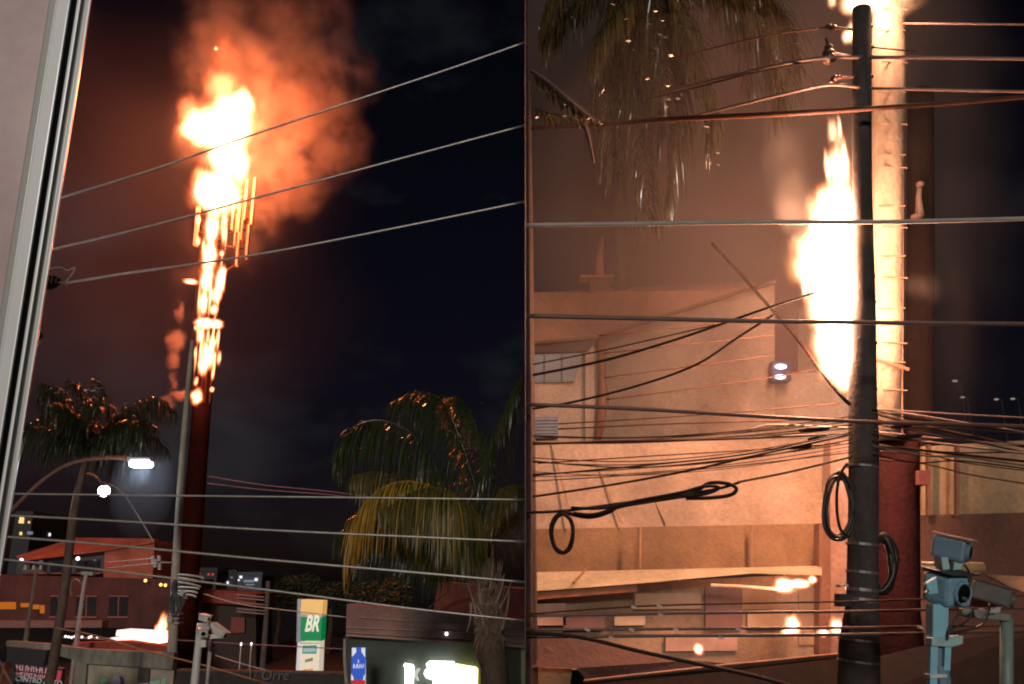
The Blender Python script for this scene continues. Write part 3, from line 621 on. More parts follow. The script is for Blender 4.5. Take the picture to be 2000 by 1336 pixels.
# blue and red sign
PY = 32.0; s = mpp(700, 1300, PY)
ps = empty('blue_sign', ground_under(700, 1336, PY), 'blue sign panel with white corners and red foot', 'sign')
MB().prism([(687, 1265), (713.5, 1265), (713, 1328), (685.5, 1328)], PY, 0.18).build('panel', mat('sign_blue', (0.03, 0.10, 0.55), 0.35, emit=(0.02, 0.12, 0.75), estr=0.42, var=0.06), ps)
MB().prism([(685.5, 1329), (713, 1329), (712, 1400), (684, 1400)], PY, 0.18).build('foot_panel', mat('sign_red', (0.55, 0.03, 0.03), 0.35, emit=(0.8, 0.02, 0.02), estr=0.35, var=0.06), ps)
WT = mat('white_corner', (0.75, 0.75, 0.75), 0.4, emit=(0.95, 0.95, 1), estr=0.5, var=0.05)
for pts in ([(687.5, 1265.5), (695, 1265.5), (696, 1273), (692, 1278), (687.3, 1283)], [(706, 1265.5), (713, 1265.5), (713, 1284), (709, 1278), (706, 1273)], [(686, 1316), (690, 1323), (690.5, 1328.5), (685.7, 1328.5)], [(712.6, 1317), (712.4, 1328.5), (709, 1328.5), (710, 1322)]):
    MB().prism(pts, PY - 0.02, 0.02).build('corner', WT, ps)
strokes(689, 1305, 708, 1305, 8, 7, WT, PY - 0.02, ps, 2)
MB().prism([(699.3, 1288), (700.4, 1288), (700.8, 1295), (699, 1295)], PY - 0.02, 0.02).build('mark', WT, ps)

# faint lettering on the low wall behind
fw = empty('low_wall', ground_under(520, 1330, 40), 'dim low wall with faint outlined lettering behind the camera post', 'wall')
MB().prism([(345, 1312), (690, 1318), (690, 1420), (340, 1420)], 40, 0.4).build('wall', weathered('dim_wall', (0.07, 0.055, 0.055), (0.03, 0.025, 0.025), 0.6), fw)
MB().prism([(345, 1308), (690, 1314), (690, 1318.5), (345, 1312.5)], 39.9, 0.6).build('coping', weathered('dim_coping', (0.11, 0.09, 0.085), (0.04, 0.035, 0.03), 0.6), fw)
s = mpp(520, 1320, 39)
lt = text('lettering', '1/ Orre', 27 * s, mat('faint_silver', (0.22, 0.20, 0.21), 0.4), at(481, 1328, 39.7), fw, (R(90), 0, 0), 0.02, 0.05, -0.012, 1.0)

# ------------------------------------------------------------------ shop on the right of the left view
HY = 36.0
shp = empty('shop_building', ground_under(850, 1330, HY), 'dark green shop with red brown fascia and glowing sign behind palm', 'shop')
FAS = weathered('red_brown_fascia', (0.38, 0.20, 0.17), (0.22, 0.12, 0.10), 0.5, 0.5, 0.8)
BRN = weathered('grey_brown_fascia', (0.36, 0.27, 0.24), (0.22, 0.16, 0.14), 0.5, 0.5, 0.8)
MB().prism([(677, 1180), (798, 1190), (798, 1246), (676, 1238)], HY - 0.5, 1.2).build('fascia', FAS, shp)
MB().prism([(798.3, 1190), (1025, 1212), (1025, 1262), (798.3, 1246)], HY - 0.5, 1.2).build('fascia', BRN, shp)
for a, b, m_ in (((676, 1239), (1025, 1262), 3), ((676, 1224), (1025, 1240), 1.6), ((700, 1205), (1025, 1228), 1.2), ((676, 1234), (1025, 1254), 1.4)):
    MB().prism([a, b, (b[0], b[1] + m_), (a[0], a[1] + m_)], HY - 0.62, 0.12).build('trim', mat('pink_trim', (0.45, 0.30, 0.26), 0.5), shp)
MB().prism([(674, 1240), (1025, 1264), (1025, 1420), (670, 1420)], HY, 4).build('wall', weathered('dark_green_wall', (0.085, 0.11, 0.085), (0.05, 0.06, 0.05), 0.5, 0.6, 0.5), shp)
MB().prism([(1018, 1262), (1025, 1262), (1025, 1420), (1018, 1420)], HY - 0.1, 0.1).build('corner_trim', mat('green_trim', (0.30, 0.38, 0.24), 0.5), shp)
MB().prism([(856, 1137), (1025, 1150), (1025, 1215), (846, 1200)], HY + 3, 5).build('upper_storey', weathered('dark_red_upper', (0.30, 0.075, 0.06), (0.14, 0.05, 0.045), 0.5, 0.5, 0.5), shp)
MB().tube(px_line([(838, 1188, HY + 1), (862, 1166, HY + 1), (890, 1152, HY + 1), (918, 1148, HY + 1)]), 0.035, 6).build('arch_pipe', RUST, shp)
MB().ball(at(872, 1238, HY - 0.75), 0.07).build('spotlight', emitter('spot_white', (1, 1, 1), 2), shp)
SIGNW = emitter('white_sign_light', (1.0, 0.99, 0.93), 5.0); SIGNY = emitter('yellow_sign_light', (1.0, 0.86, 0.30), 4.0)
sg = MB().prism([(832, 1297), (838, 1292), (886, 1293), (889, 1340), (846, 1340), (845, 1328), (832, 1324), (828, 1316), (830, 1309), (836, 1306)], HY - 0.35, 0.25).build('white_sign', SIGNW, shp)
MB().prism([(887, 1297), (930, 1304), (933, 1308), (932, 1345), (889.5, 1345)], HY - 0.33, 0.25).build('yellow_sign', SIGNY, shp)
MB().prism([(790, 1296), (806, 1299), (808, 1304), (806, 1345), (791, 1345), (791, 1304), (788, 1301)], HY - 0.3, 0.2).build('letter', SIGNW, shp)
MB().prism([(814, 1306), (821, 1306), (814, 1319), (818, 1330), (813, 1328), (807, 1316)], HY - 0.28, 0.1).build('letter', mat('dim_letter', (0.7, 0.7, 0.7), 0.4, emit=(1, 1, 1), estr=0.35), shp)

# ------------------------------------------------------------------ far trees, skyline
def leaf_cloud(n, fn, size, rnd):
    v = []; f = []
    for i in range(n):
        c = fn(rnd); a = Vector((rnd.gauss(0, 1), rnd.gauss(0, 1), rnd.gauss(0, 1))).normalized(); b = a.orthogonal().normalized(); s_ = size * rnd.uniform(0.6, 1.4)
        o = len(v); v += [c - a * s_, c + b * s_ * 0.45, c + a * s_, c - b * s_ * 0.45]; f.append((o, o + 1, o + 2, o + 3))
    b_ = MB(); b_.add(v, f); return b_
LEAFD = mat('dark_foliage', (0.035, 0.05, 0.03), 0.5, var=0.4, trans=0.2)
for i, (x, y, rx, ry, Y, lab) in enumerate(((585, 1152, 46, 34, 95, 'dark round tree behind the green sign tower'), (645, 1162, 40, 30, 88, 'dark low tree right of the green sign tower'), (745, 1160, 70, 36, 80, 'dark broad tree behind the left end of the red fascia'), (545, 1170, 30, 22, 100, 'small dark tree left of the green sign tower'))):
    e = empty('tree', ground_under(x, y, Y), lab, 'tree', 'dark trees along the skyline'); rnd = random.Random(40 + i)
    c = at(x, y, Y); s = mpp(x, y, Y); lobes = [(rnd.uniform(-0.55, 0.55), rnd.uniform(-0.5, 0.5), rnd.uniform(-0.4, 0.5), rnd.uniform(0.35, 0.6)) for _ in range(11)]
    def fn(r, lobes=lobes, c=c, rx=rx, ry=ry, s=s):
        l = r.choice(lobes); d = Vector((r.gauss(0, 1), r.gauss(0, 1), r.gauss(0, 1))).normalized() * l[3] * r.random() ** 0.3
        return c + Vector(((l[0] + d.x) * rx * s, (l[1] + d.y) * rx * s, (l[2] + d.z) * ry * s))
    leaf_cloud(2600, fn, 0.22, rnd).build('crown', LEAFD, e)
    MB().tube([(c.x, c.y, 0), (c.x + 0.2, c.y, c.z * 0.5), c], [0.32, 0.24, 0.1], 8).build('trunk', mat('dark_bark', (0.06, 0.045, 0.035), 0.9), e)

def far_block(x0, x1, y0, Y, depth, label, lights, m):
    e = empty('far_building', ground_under((x0 + x1) / 2, 1130, Y), label, 'building', 'far buildings on the skyline')
    a = at(x0, y0, Y); b = at(x1, y0, Y)
    MB().hexa([(a.x, Y, 0), (b.x, Y, 0), (b.x, Y + depth, 0), (a.x, Y + depth, 0), (a.x, Y, a.z), (b.x, Y, a.z), (b.x, Y + depth, a.z), (a.x, Y + depth, a.z)]).build('wall', m, e)
    MB().hexa([(a.x - .3, Y - .3, a.z), (b.x + .3, Y - .3, a.z), (b.x + .3, Y + depth, a.z), (a.x - .3, Y + depth, a.z), (a.x, Y, a.z + 1.0), (b.x, Y, a.z + 1.0), (b.x, Y + depth, a.z + 1.0), (a.x, Y + depth, a.z + 1.0)]).build('parapet', m, e)
    for (lx, ly, w, h, c) in lights:
        MB().prism([(lx - w, ly - h), (lx + w, ly - h), (lx + w, ly + h), (lx - w, ly + h)], Y - 0.4, 0.3).build('lit_window', emitter('lit_' + c, {'warm': (1, 0.62, 0.2), 'white': (0.92, 0.95, 1), 'red': (1, 0.08, 0.06), 'dim': (0.35, 0.4, 0.5)}[c], {'warm': 1.3, 'white': 1.2, 'red': 0.7, 'dim': 0.5}[c]), e)
    return e
FARW = mat('night_facade', (0.05, 0.05, 0.065), 0.8)
far_block(30, 64, 1006, 240, 12, 'far dark tower block with warm lit top beside the window frame', [(42, 1012, 4, 4, 'warm'), (41, 1019, 4.5, 3, 'warm'), (56, 1020, 1.5, 2, 'warm'), (40, 1042, 2, 3, 'warm'), (58, 1041, 5, 3, 'dim')], FARW)
far_block(68, 100, 1014, 250, 12, 'far dark block with scattered white windows right of the warm one', [(75, 1020, 1.6, 2.2, 'warm'), (85, 1031, 2.2, 3, 'white'), (96, 1044, 2, 3, 'white'), (66, 1061, 1.5, 2, 'white')], FARW)
far_block(378, 424, 1116, 260, 14, 'far low block with red lights right of the tower foot', [(388, 1120, 2, 2.5, 'red'), (407, 1122, 1.5, 2, 'red'), (415, 1122, 1.6, 2, 'red'), (396, 1130, 1.4, 1.6, 'dim')], FARW)
far_block(428, 462, 1120, 270, 14, 'far low grey block with one white lamp', [(444, 1138, 2.2, 2.4, 'white'), (436, 1126, 1.5, 1.5, 'dim'), (452, 1128, 1.5, 1.5, 'dim')], FARW)
far_block(464, 512, 1124, 265, 14, 'far pale roofed block with bright white lamps', [(470, 1127, 2.4, 2.4, 'white'), (466, 1133, 1.5, 1.5, 'white'), (500, 1132, 2.6, 2.6, 'white'), (486, 1135, 10, 2.5, 'dim'), (488, 1142, 8, 1.2, 'dim')], mat('paler_night_facade', (0.09, 0.1, 0.13), 0.8))
# long low sheds between tower foot and trees
sd_ = empty('shed', ground_under(480, 1190, 75), 'long dark maroon shed right of the tower foot', 'shed')
MB().prism([(395, 1152), (500, 1160), (500, 1186), (480, 1182), (395, 1176)], 74, 6).build('roof', weathered('maroon_roof', (0.20, 0.06, 0.055), (0.10, 0.04, 0.04), 0.5), sd_)
MB().prism([(390, 1176), (500, 1186), (500, 1330), (385, 1330)], 75, 5).build('wall', mat('black_brown_wall', (0.035, 0.026, 0.028), 0.8), sd_)
for y in (1161, 1167, 1176, 1188, 1194): MB().prism([(462, y - 1), (516, y + 4), (516, y + 6.5), (462, y + 1.5)], 73.4, 0.3).build('roof_sheet', mat('grey_roof_sheet', (0.17, 0.16, 0.18), 0.5), sd_)
MB().prism([(452, 1205), (478, 1206), (478, 1236), (450, 1236)], 74.6, 0.3).build('door', mat('dark_red_door', (0.16, 0.035, 0.03), 0.6), sd_)
for i, x in enumerate((471, 491)):
    e = empty('yard_lamp', ground_under(x, 1258, 66), ('left' if i == 0 else 'right') + ' one of two tiny white lamps beside the dark slim post', 'lamp', 'pair of tiny yard lamps')
    MB().tube([ground_under(x, 1258, 66), at(x, 1260, 66)], 0.05, 6).build('post', STEEL, e); MB().ball(at(x, 1258, 66), 0.085, 1, 1.3).build('globe', emitter('yard_bulb', (1, 0.95, 0.9), 2.5), e)

# ------------------------------------------------------------------ wires of the left view
W = [
 ([(60, 404, 14.0), (120, 386, 14), (300, 331, 14), (480, 268, 14), (700, 194, 14), (880, 134, 14), (1025.4, 83, 14)], 4.2, 'topmost grey wire rising right across the blaze', ALUW),
 ([(60, 496, 14.4), (105, 486, 14.4), (300, 440, 14.4), (520, 381, 14.4), (760, 316, 14.4), (1025.4, 245, 14.4)], 4.2, 'second grey wire rising right below the blaze', ALUW),
 ([(128, 553, 14.8), (250, 533, 14.8), (385, 515, 14.8), (560, 487, 14.8), (800, 440, 14.8), (1025.4, 394, 14.8)], 4.6, 'third grey wire rising right from the insulator by the window', ALUW),
 ([(-20, 964, 12), (250, 967, 12), (520, 970, 12), (800, 973, 12), (1025.4, 976, 12)], 4.0, 'nearly level grey wire just under the street lamp head', ALUW),
 ([(-20, 1005, 12.2), (200, 1016, 12.2), (520, 1035, 12.2), (800, 1048, 12.2), (1025.4, 1058, 12.2)], 4.8, 'second of four grey wires crossing the lower left view', ALUW),
 ([(-20, 1046, 12.4), (200, 1063, 12.4), (520, 1093, 12.4), (800, 1117, 12.4), (1025.4, 1137, 12.4)], 5.2, 'third of four grey wires crossing the lower left view', ALUW),
 ([(-20, 1090, 12.6), (200, 1113, 12.6), (520, 1152, 12.6), (800, 1188, 12.6), (1025.4, 1212, 12.6)], 4.6, 'lowest of four grey wires, crossing above the green sign tower', ALUW),
 ([(105, 1226, 30), (180, 1240, 30), (280, 1270, 30), (400, 1300, 30), (530, 1338, 30), (600, 1360, 30)], 3.6, 'dark orange tinged cable slanting down past the camera post', mat('orange_brown_cable', (0.34, 0.14, 0.08), 0.5)),
 ([(200, 942, 43), (235, 958, 43), (268, 1005, 43), (301, 1060, 43)], 2.2, 'short stay wire slanting down right from the round lamp', ALUW),
 ([(405, 930, 47), (520, 948, 47), (660, 962, 47), (800, 985, 47)], 2.0, 'faint violet wire right of the tower shaft, upper of two', mat('violet_wire', (0.30, 0.16, 0.20), 0.5)),
 ([(405, 944, 47.4), (520, 957, 47.4), (660, 968, 47.4), (800, 990, 47.4)], 2.0, 'faint violet wire right of the tower shaft, lower of two', MATS['violet_wire']),
 ([(345, 1250, 45), (480, 1258, 45), (680, 1268, 45)], 2.0, 'thin violet cable running level behind the camera post', MATS['violet_wire']),
 ([(398, 1160, 45.4), (470, 1180, 45.4), (560, 1192, 45.4), (680, 1206, 45.4)], 2.0, 'thin grey cable running right from the utility pole coils', ALUW),
 ([(208, 1098, 45.8), (260, 1094, 45.8), (300, 1090, 45.8)], 1.8, 'thin wire over the red building, upper of two', ALUW),
 ([(208, 1110, 45.8), (260, 1104, 45.8), (338, 1098, 45.8)], 1.8, 'thin wire over the red building, lower of two', ALUW),
 ([(420, 1280, 44.5), (500, 1304, 44.5), (560, 1316, 44.5)], 2.0, 'short grey cable above the faint lettering', ALUW),
]
for pts, w, lab, m_ in W: wire(pts, None, w, m_, lab, 'overhead wires of the left view')
ins = empty('insulator', at(106, 552, 14.8), 'dark insulator with loose wire loop beside the window frame', 'insulator')
for i, (x, r) in enumerate(((92, 12), (99, 14), (106, 12), (113, 8))):
    s = mpp(x, 552, 14.8); c = at(x, 553 - i, 14.8); MB().tube([c - Vector((0.02, 0, 0)), c + Vector((0.02, 0, 0))], r * s, 12).build('disc', BLACK, ins)
MB().tube([at(70, 556, 14.8), at(130, 551, 14.8)], 0.02, 6).build('rod', STEEL, ins)
MB().tube(px_line([(96, 525), (118, 522), (131, 528), (146, 523), (140, 536), (127, 552)], 14.8), 0.011, 6).build('wire_loop', ALUW, ins)
i2 = empty('insulator', at(72, 665, 14.5), 'small dark insulator half hidden low behind the window frame', 'insulator')
MB().ball(at(76, 656, 14.5), 0.07).build('disc', BLACK, i2); MB().ball(at(74, 670, 14.5), 0.05).build('cap', mat('grey_porcelain', (0.3, 0.27, 0.28), 0.4), i2)

# ------------------------------------------------------------------ palms
def frond(root, rach, leaf_len, m, rnd, w=0.03, n=70, droop=1.0, rr=0.03, start=0.12):
    P = smooth_pts(rach, 8); k = len(P); b = MB()
    b.tube(P, [rr * (1 - 0.85 * i / (k - 1)) for i in range(k)], 5)
    v = []; f = []
    for i in range(n):
        t = start + (1 - start) * (i + rnd.random()) / n; fi = t * (k - 1); i0 = min(int(fi), k - 2); p = P[i0].lerp(P[i0 + 1], fi - i0)
        d = (P[i0 + 1] - P[i0]).normalized(); side0 = d.cross(Vector((0, 0, 1)))
        if side0.length < 0.05: side0 = Vector((rnd.uniform(-1, 1), rnd.uniform(-1, 1), 0))
        side0.normalize()
        env = (math.sin(math.pi * min(1, 0.18 + 0.82 * t)) ** 0.5) * 0.75 + 0.25
        for sgn in (-1, 1):
            ln = leaf_len * env * rnd.uniform(0.55, 1.25); a = rnd.uniform(-0.8, 0.9)
            dirv = (side0 * sgn * 0.8 + d * 0.55 + Vector((0, 0, a * 0.6))).normalized()
            q = p.copy(); segs = 5; ww = w * rnd.uniform(0.7, 1.2); wv = Vector((rnd.uniform(-1, 1), rnd.uniform(-1, 1), rnd.uniform(-.4, .4)))
            wv = (wv - dirv * wv.dot(dirv)).normalized(); o = len(v)
            for j in range(segs + 1):
                u = j / segs; hw = ww * (0.55 + 0.9 * u) * (1 - u) ** 0.55 if j < segs else 0.001
                v += [q - wv * hw / 2, q + wv * hw / 2]
                dirv = (dirv + Vector((0, 0, -1)) * droop * (0.15 + 0.45 * rnd.random())).normalized(); q = q + dirv * ln / segs
            for j in range(segs): f.append((o + 2 * j, o + 2 * j + 1, o + 2 * j + 3, o + 2 * j + 2))
    b.add(v, f)
    return b.build('frond', m, root)
def auto_rachis(c, az, el, ln, droop, rnd):
    d = Vector((math.cos(az) * math.cos(el), math.sin(az) * math.cos(el), math.sin(el))); p = Vector(c); out = [p.copy()]
    for i in range(8):
        p = p + d * ln / 8; out.append(p.copy()); d = (d + Vector((0, 0, -1)) * droop * (0.10 + 0.05 * i)).normalized()
    return out
PGREEN = mat('palm_leaf_green', (0.055, 0.085, 0.03), 0.28, var=0.35, scale=3, trans=0.25, spec=0.7)
PYEL = mat('yellow_lit_old_leaf', (0.56, 0.37, 0.06), 0.4, var=0.35, scale=3, trans=0.3)  # old fronds' yellow, with the yellow street light's tint put in
POLIVE = mat('palm_leaf_olive', (0.16, 0.14, 0.035), 0.35, var=0.4, scale=3, trans=0.25)
BARK = weathered('palm_bark', (0.17, 0.115, 0.09), (0.07, 0.05, 0.04), 0.7, 5, 2.5)
SHEATH = mat('pale_leaf_sheath', (0.30, 0.21, 0.18), 0.6, var=0.3, scale=8)
# near palm on the right of the left view
NY = 22.0; pr = random.Random(11)
np_ = empty('palm_tree', ground_under(952, 1336, NY), 'large drooping palm with yellow hanging leaves before the shop', 'palm tree')
cx_ = at(952, 1120, NY)
tr_ = [ground_under(968, 1336, NY), at(966, 1345, NY), at(960, 1280, NY), at(954, 1210, NY), at(952, 1150, NY), at(950, 1090, NY)]
s = mpp(955, 1250, NY)
MB().tube(smooth_pts(tr_, 5), [s * w_ / 2 for w_ in [52] * 5 + [54] * 5 + [58] * 5 + [62 - i * 4 for i in range(5)] + [40 - i * 4 for i in range(6)]], 14).build('trunk', BARK, np_, smooth=True)
for (x0, y0, x1, y1, w_) in ((920, 1178, 912, 1235, 12), (938, 1180, 925, 1100, 14), (968, 1180, 985, 1120, 14), (980, 1230, 995, 1150, 15), (932, 1210, 908, 1130, 12), (955, 1160, 962, 1075, 12), (945, 1225, 930, 1180, 16), (975, 1190, 1000, 1130, 10)):
    MB().tube(px_line([(x0, y0, NY - 0.35), ((x0 + x1) / 2 + 3, (y0 + y1) / 2, NY - 0.45), (x1, y1, NY - 0.4)]), [s * w_ / 3.2 * (1 - 0.85 * i / 8) for i in range(9)], 6).build('leaf_sheath', SHEATH, np_, smooth=True)
for pts, m_, ll in (
    ([(935, 1125, NY), (905, 1030, NY - .3), (868, 945, NY - .7), (815, 858, NY - 1.0), (752, 822, NY - 1.2), (695, 832, NY - 1.3), (658, 880, NY - 1.3)], PGREEN, 1.35),
    ([(940, 1125, NY), (912, 1030, NY - .8), (860, 960, NY - 1.4), (790, 940, NY - 1.8), (730, 965, NY - 2.0), (690, 1020, NY - 2.0), (678, 1090, NY - 2.0)], PYEL, 1.3),
    ([(935, 1130, NY), (920, 1010, NY - .9), (880, 960, NY - 1.6), (820, 955, NY - 2.0), (765, 985, NY - 2.2)], POLIVE, 1.15),
    ([(945, 1115, NY), (935, 980, NY + .2), (900, 860, NY + .4), (865, 785, NY + .6), (820, 765, NY + .7), (765, 785, NY + .9)], PGREEN, 1.2),
    ([(950, 1115, NY), (955, 960, NY), (975, 840, NY - .2), (1000, 770, NY - .3), (1020, 735, NY - .4)], PGREEN, 0.9),
    ([(948, 1115, NY), (945, 950, NY + .5), (930, 840, NY + 1), (900, 780, NY + 1.3), (870, 775, NY + 1.6)], PGREEN, 1.1),
    ([(955, 1115, NY), (975, 1000, NY - .6), (995, 950, NY - 1.0), (1012, 950, NY - 1.2)], POLIVE, 0.85),
    ([(955, 1120, NY), (970, 1040, NY + .8), (990, 1000, NY + 1.5), (1010, 1000, NY + 2)], POLIVE, 0.8)):
    frond(np_, [at(*p) for p in pts], ll * 1.25, m_, pr, w=0.026, n=230, rr=0.03, start=0.24, droop=2.1)
for i in range(13):
    az = pr.uniform(1.9, 4.4); el = pr.uniform(0.5, 1.25)
    frond(np_, auto_rachis(cx_, az, el, pr.uniform(3.2, 4.6), 0.8, pr), 1.4, PGREEN if i % 3 else POLIVE, pr, w=0.025, n=180, start=0.25, droop=2.0)
# shaggy leaf bases and fibre round the top of the trunk
fb_ = MB()
for i in range(150):
    y0 = pr.uniform(1120, 1260); a = pr.uniform(-1.1, 1.1); rpx = 27 + pr.uniform(-2, 5); x0 = 953 + (y0 - 1150) * 0.05 + rpx * math.sin(a); yy_ = NY - 0.4 * math.cos(a) + 0.02
    ln = pr.uniform(10, 42); dx = pr.uniform(-7, 7) + 5 * math.sin(a); up_ = -1 if pr.random() < 0.35 else 1
    fb_.tube([at(x0, y0, yy_), at(x0 + dx * 0.6, y0 + up_ * ln * 0.5, yy_ - 0.06), at(x0 + dx, y0 + up_ * ln, yy_ - 0.03)], [0.035, 0.028, 0.004], 4)
fb_.build('leaf_base_fibre', mat('dry_palm_fibre', (0.20, 0.13, 0.10), 0.8, var=0.5, scale=9), np_)['kind'] = 'stuff'
# far palm on the left, with its long trunk
QY = 36.0; pr = random.Random(5)
fp = empty('palm_tree', ground_under(92, 1336, QY), 'slim far palm with long dark trunk behind the street lamps', 'palm tree')
c2 = at(172, 880, QY)
s = mpp(130, 1100, QY)
MB().tube(smooth_pts([ground_under(92, 1336, QY), at(96, 1345, QY), at(122, 1180, QY), at(140, 1040, QY), at(155, 950, QY), c2], 5), [s * (21 - 9 * i / 25) / 2 for i in range(26)], 12).build('trunk', BARK, fp, smooth=True)
for i in range(17):
    az = 2 * math.pi * i / 17 + pr.uniform(-0.2, 0.2); el = pr.uniform(0.35, 1.35)
    frond(fp, auto_rachis(c2, az, el, pr.uniform(3.0, 4.4), 0.95, pr), 1.6, mat('dim_palm_leaf', (0.03, 0.042, 0.018), 0.3, var=0.4, scale=3, trans=0.2, spec=0.6), pr, w=0.04, n=110, start=0.2, droop=1.9)  # leaf colour darkened for the weak light on the far palm

# ================================================================== RIGHT VIEW
RY = 12.0
EX = EDGE + 1.0
# ---- the house behind
CREAMW = weathered('cream_plaster', (0.64, 0.49, 0.39), (0.48, 0.35, 0.27), 0.5, 0.7, 0.35)
ORG = weathered('orange_roof_plaster', (0.55, 0.27, 0.16), (0.42, 0.20, 0.12), 0.5, 0.8, 0.5)
BROWNW = weathered('shaded_brown_plaster', (0.36, 0.21, 0.11), (0.24, 0.14, 0.08), 0.6, 0.8, 0.3)  # shade on the lower wall band put into this brown
ho_ = empty('house', ground_under(1280, 1336, 22), 'cream two storey house with orange sloping roof lit by the fire', 'house')
MB().panel([(1172, 660, 23.5), (1445, 568, 20.5), (1513, 548, 19.8), (1513, 862, 19.8), (1172, 862, 23.5)], 0.4).build('side_wall', CREAMW, ho_)
MB().panel([(EX, 668, 23.3), (1172, 660, 23.5), (1172, 862, 23.5), (EX, 862, 23.3)], 0.4).build('front_wall', CREAMW, ho_)
MB().panel([(EX, 572, 24.5), (1515, 546, 21.5), (1515, 551, 19.6), (1445, 567, 20.3), (1168, 656, 23.1), (EX, 669, 22.9)], 0.35).build('roof', ORG, ho_)
MB().panel([(EX, 668, 22.85), (1168, 655, 23.05), (1448, 565, 20.25), (1516, 549, 19.55), (1516, 553, 19.55), (1448, 571, 20.25), (1168, 661, 23.05), (EX, 673, 22.85)], 0.12).build('roof_edge', mat('dark_brown_trim', (0.16, 0.075, 0.045), 0.7), ho_)
w1 = MB().prism([(EX, 673), (1160, 664), (1140, 690), (1120, 745), (EX, 748)], 23.2, 0.08).build('window', mat('dark_brown_glass', (0.10, 0.065, 0.055), 0.35), ho_)  # dark brown window glass
MB().prism([(EX, 673), (1165, 664), (1150, 686), (EX, 690)], 23.1, 0.09).build('window_head', mat('dark_lintel', (0.08, 0.045, 0.035), 0.7), w1)
for x in (1062, 1096): MB().prism([(x, 690), (x + 3, 690), (x + 3, 746), (x, 746)], 23.12, 0.07).build('mullion', mat('dim_mullion', (0.16, 0.10, 0.08), 0.6), w1)
MB().tube([at(1176, 664, 23.1), at(1176, 730, 23.1), at(1178, 780, 23.0), at(1168, 858, 23.0)], [0.13, 0.10, 0.16, 0.10], 10).build('drain_pipe', mat('brown_pipe', (0.26, 0.11, 0.06), 0.5), ho_, smooth=True)
MB().prism([(1143, 690), (1160, 672), (1162, 862), (1143, 862)], 23.15, 0.3).build('pilaster', CREAMW, ho_)
bp = MB().prism([(1042, 815), (1090, 814), (1090, 855), (1042, 856)], 22.9, 0.25).build('air_vent', mat('blue_grey_panel', (0.13, 0.16, 0.22), 0.5), ho_)
for i in range(6): MB().prism([(1044, 818 + i * 6.3), (1088, 817.3 + i * 6.3), (1088, 820.3 + i * 6.3), (1044, 821 + i * 6.3)], 22.84, 0.06).build('slat', mat('blue_grey_slat', (0.20, 0.24, 0.32), 0.5), bp)
an = MB().tube([at(1172, 536, 23), at(1171, 505, 23), at(1176, 462, 23)], [0.11, 0.10, 0.05], 12).build('chimney_pipe', ORG, ho_, smooth=True)
MB().prism([(1134, 537), (1200, 536), (1200, 539.5), (1134, 540.5)], 22.8, 0.5).build('chimney_plate', ORG, ho_)
MB().prism([(1152, 541), (1190, 540), (1190, 572), (1152, 573)], 23.0, 0.5).build('chimney_foot', mat('dark_chimney_foot', (0.14, 0.07, 0.05), 0.8), ho_)
# recess, shade put into its dark plaster; far wall by the house corner
MB().prism([(1513, 470), (1560, 470), (1558, 728), (1513, 728)], 21.5, 2).build('shaded_recess', weathered('shaded_wine_plaster', (0.16, 0.07, 0.06), (0.09, 0.04, 0.04), 0.6), ho_)
MB().prism([(1513, 728), (1720, 728), (1720, 862), (1513, 862)], 20.6, 0.4).build('rear_wall', CREAMW, ho_)
MB().prism([(1560, 600), (1720, 590), (1720, 728), (1558, 728)], 22.4, 0.4).build('rear_wall', CREAMW, ho_)
fl = MB().prism([(1508, 704), (1546, 703), (1546, 744), (1508, 744)], 19.4, 0.3).build('flood_lamp', mat('dark_blue_housing', (0.06, 0.06, 0.12), 0.4), ho_, bevel=0.02)
for (x, y, w_) in ((1525, 716, 15), (1524, 736, 14)): MB().ball(at(x, y, 19.3), w_ * mpp(x, y, 19.3) * 0.8, 0.5, 0.45).build('lamp_tube', emitter('blue_white_lamp', (0.78, 0.85, 1.0), 2.6), fl)

# lower volumes: lit band, brown band, canopy, shop front
lo = empty('lower_building', ground_under(1320, 1336, 18), 'long low orange lit building with pale canopy under the house', 'building')
MB().panel([(EX, 862, 19.2), (1625, 858, 18.2), (1625, 1022, 17.4), (EX, 1034, 18.2)], 0.5).build('sloping_roof', weathered('tan_roof', (0.54, 0.39, 0.30), (0.42, 0.29, 0.21), 0.6, 0.5, 1.5), lo)
for i, (x0, x1) in enumerate(((1075, 1120), (1145, 1215), (1225, 1300), (1300, 1400), (1400, 1500), (1485, 1570))):
    MB().panel([(x0, 864, 19.05), (x0 + 2.2, 864, 19.05), (x1 + 2.2, 1024, 17.75), (x1, 1024, 17.75)], 0.05).build('roof_joint', mat('roof_joint_brown', (0.36, 0.24, 0.15), 0.7), lo)
MB().panel([(EX, 1034, 18.15), (1625, 1022, 17.35), (1625, 1108, 17.35), (EX, 1118, 18.15)], 0.4).build('upper_wall', BROWNW, lo)
MB().panel([(EX, 1118, 17.2), (1240, 1114, 17.0), (1605, 1105, 16.6), (1605, 1124, 15.9), (1480, 1119, 16.0), (1240, 1140, 16.2), (1150, 1147, 16.3), (EX, 1156, 16.4)], 0.06).build('canopy', weathered('pale_canopy_sheet', (0.74, 0.60, 0.42), (0.6, 0.46, 0.3), 0.5, 1, 1), lo)
for x0, x1, y0 in ((1144, 1120, 1116), (1338, 1326, 1112), (1542, 1530, 1106)):
    MB().tube([at(x0, y0 - 3, 17.05), at(x1, y0 + 22, 16.2)], 0.02, 6).build('canopy_rib', mat('rib_brown', (0.35, 0.2, 0.12), 0.6), lo)
MB().panel([(EX, 1150, 17.0), (1620, 1120, 16.8), (1620, 1300, 16.8), (EX, 1310, 17.0)], 0.4).build('shop_front', weathered('ochre_shop_front', (0.46, 0.30, 0.20), (0.33, 0.20, 0.14), 0.6, 0.9, 0.5), lo)
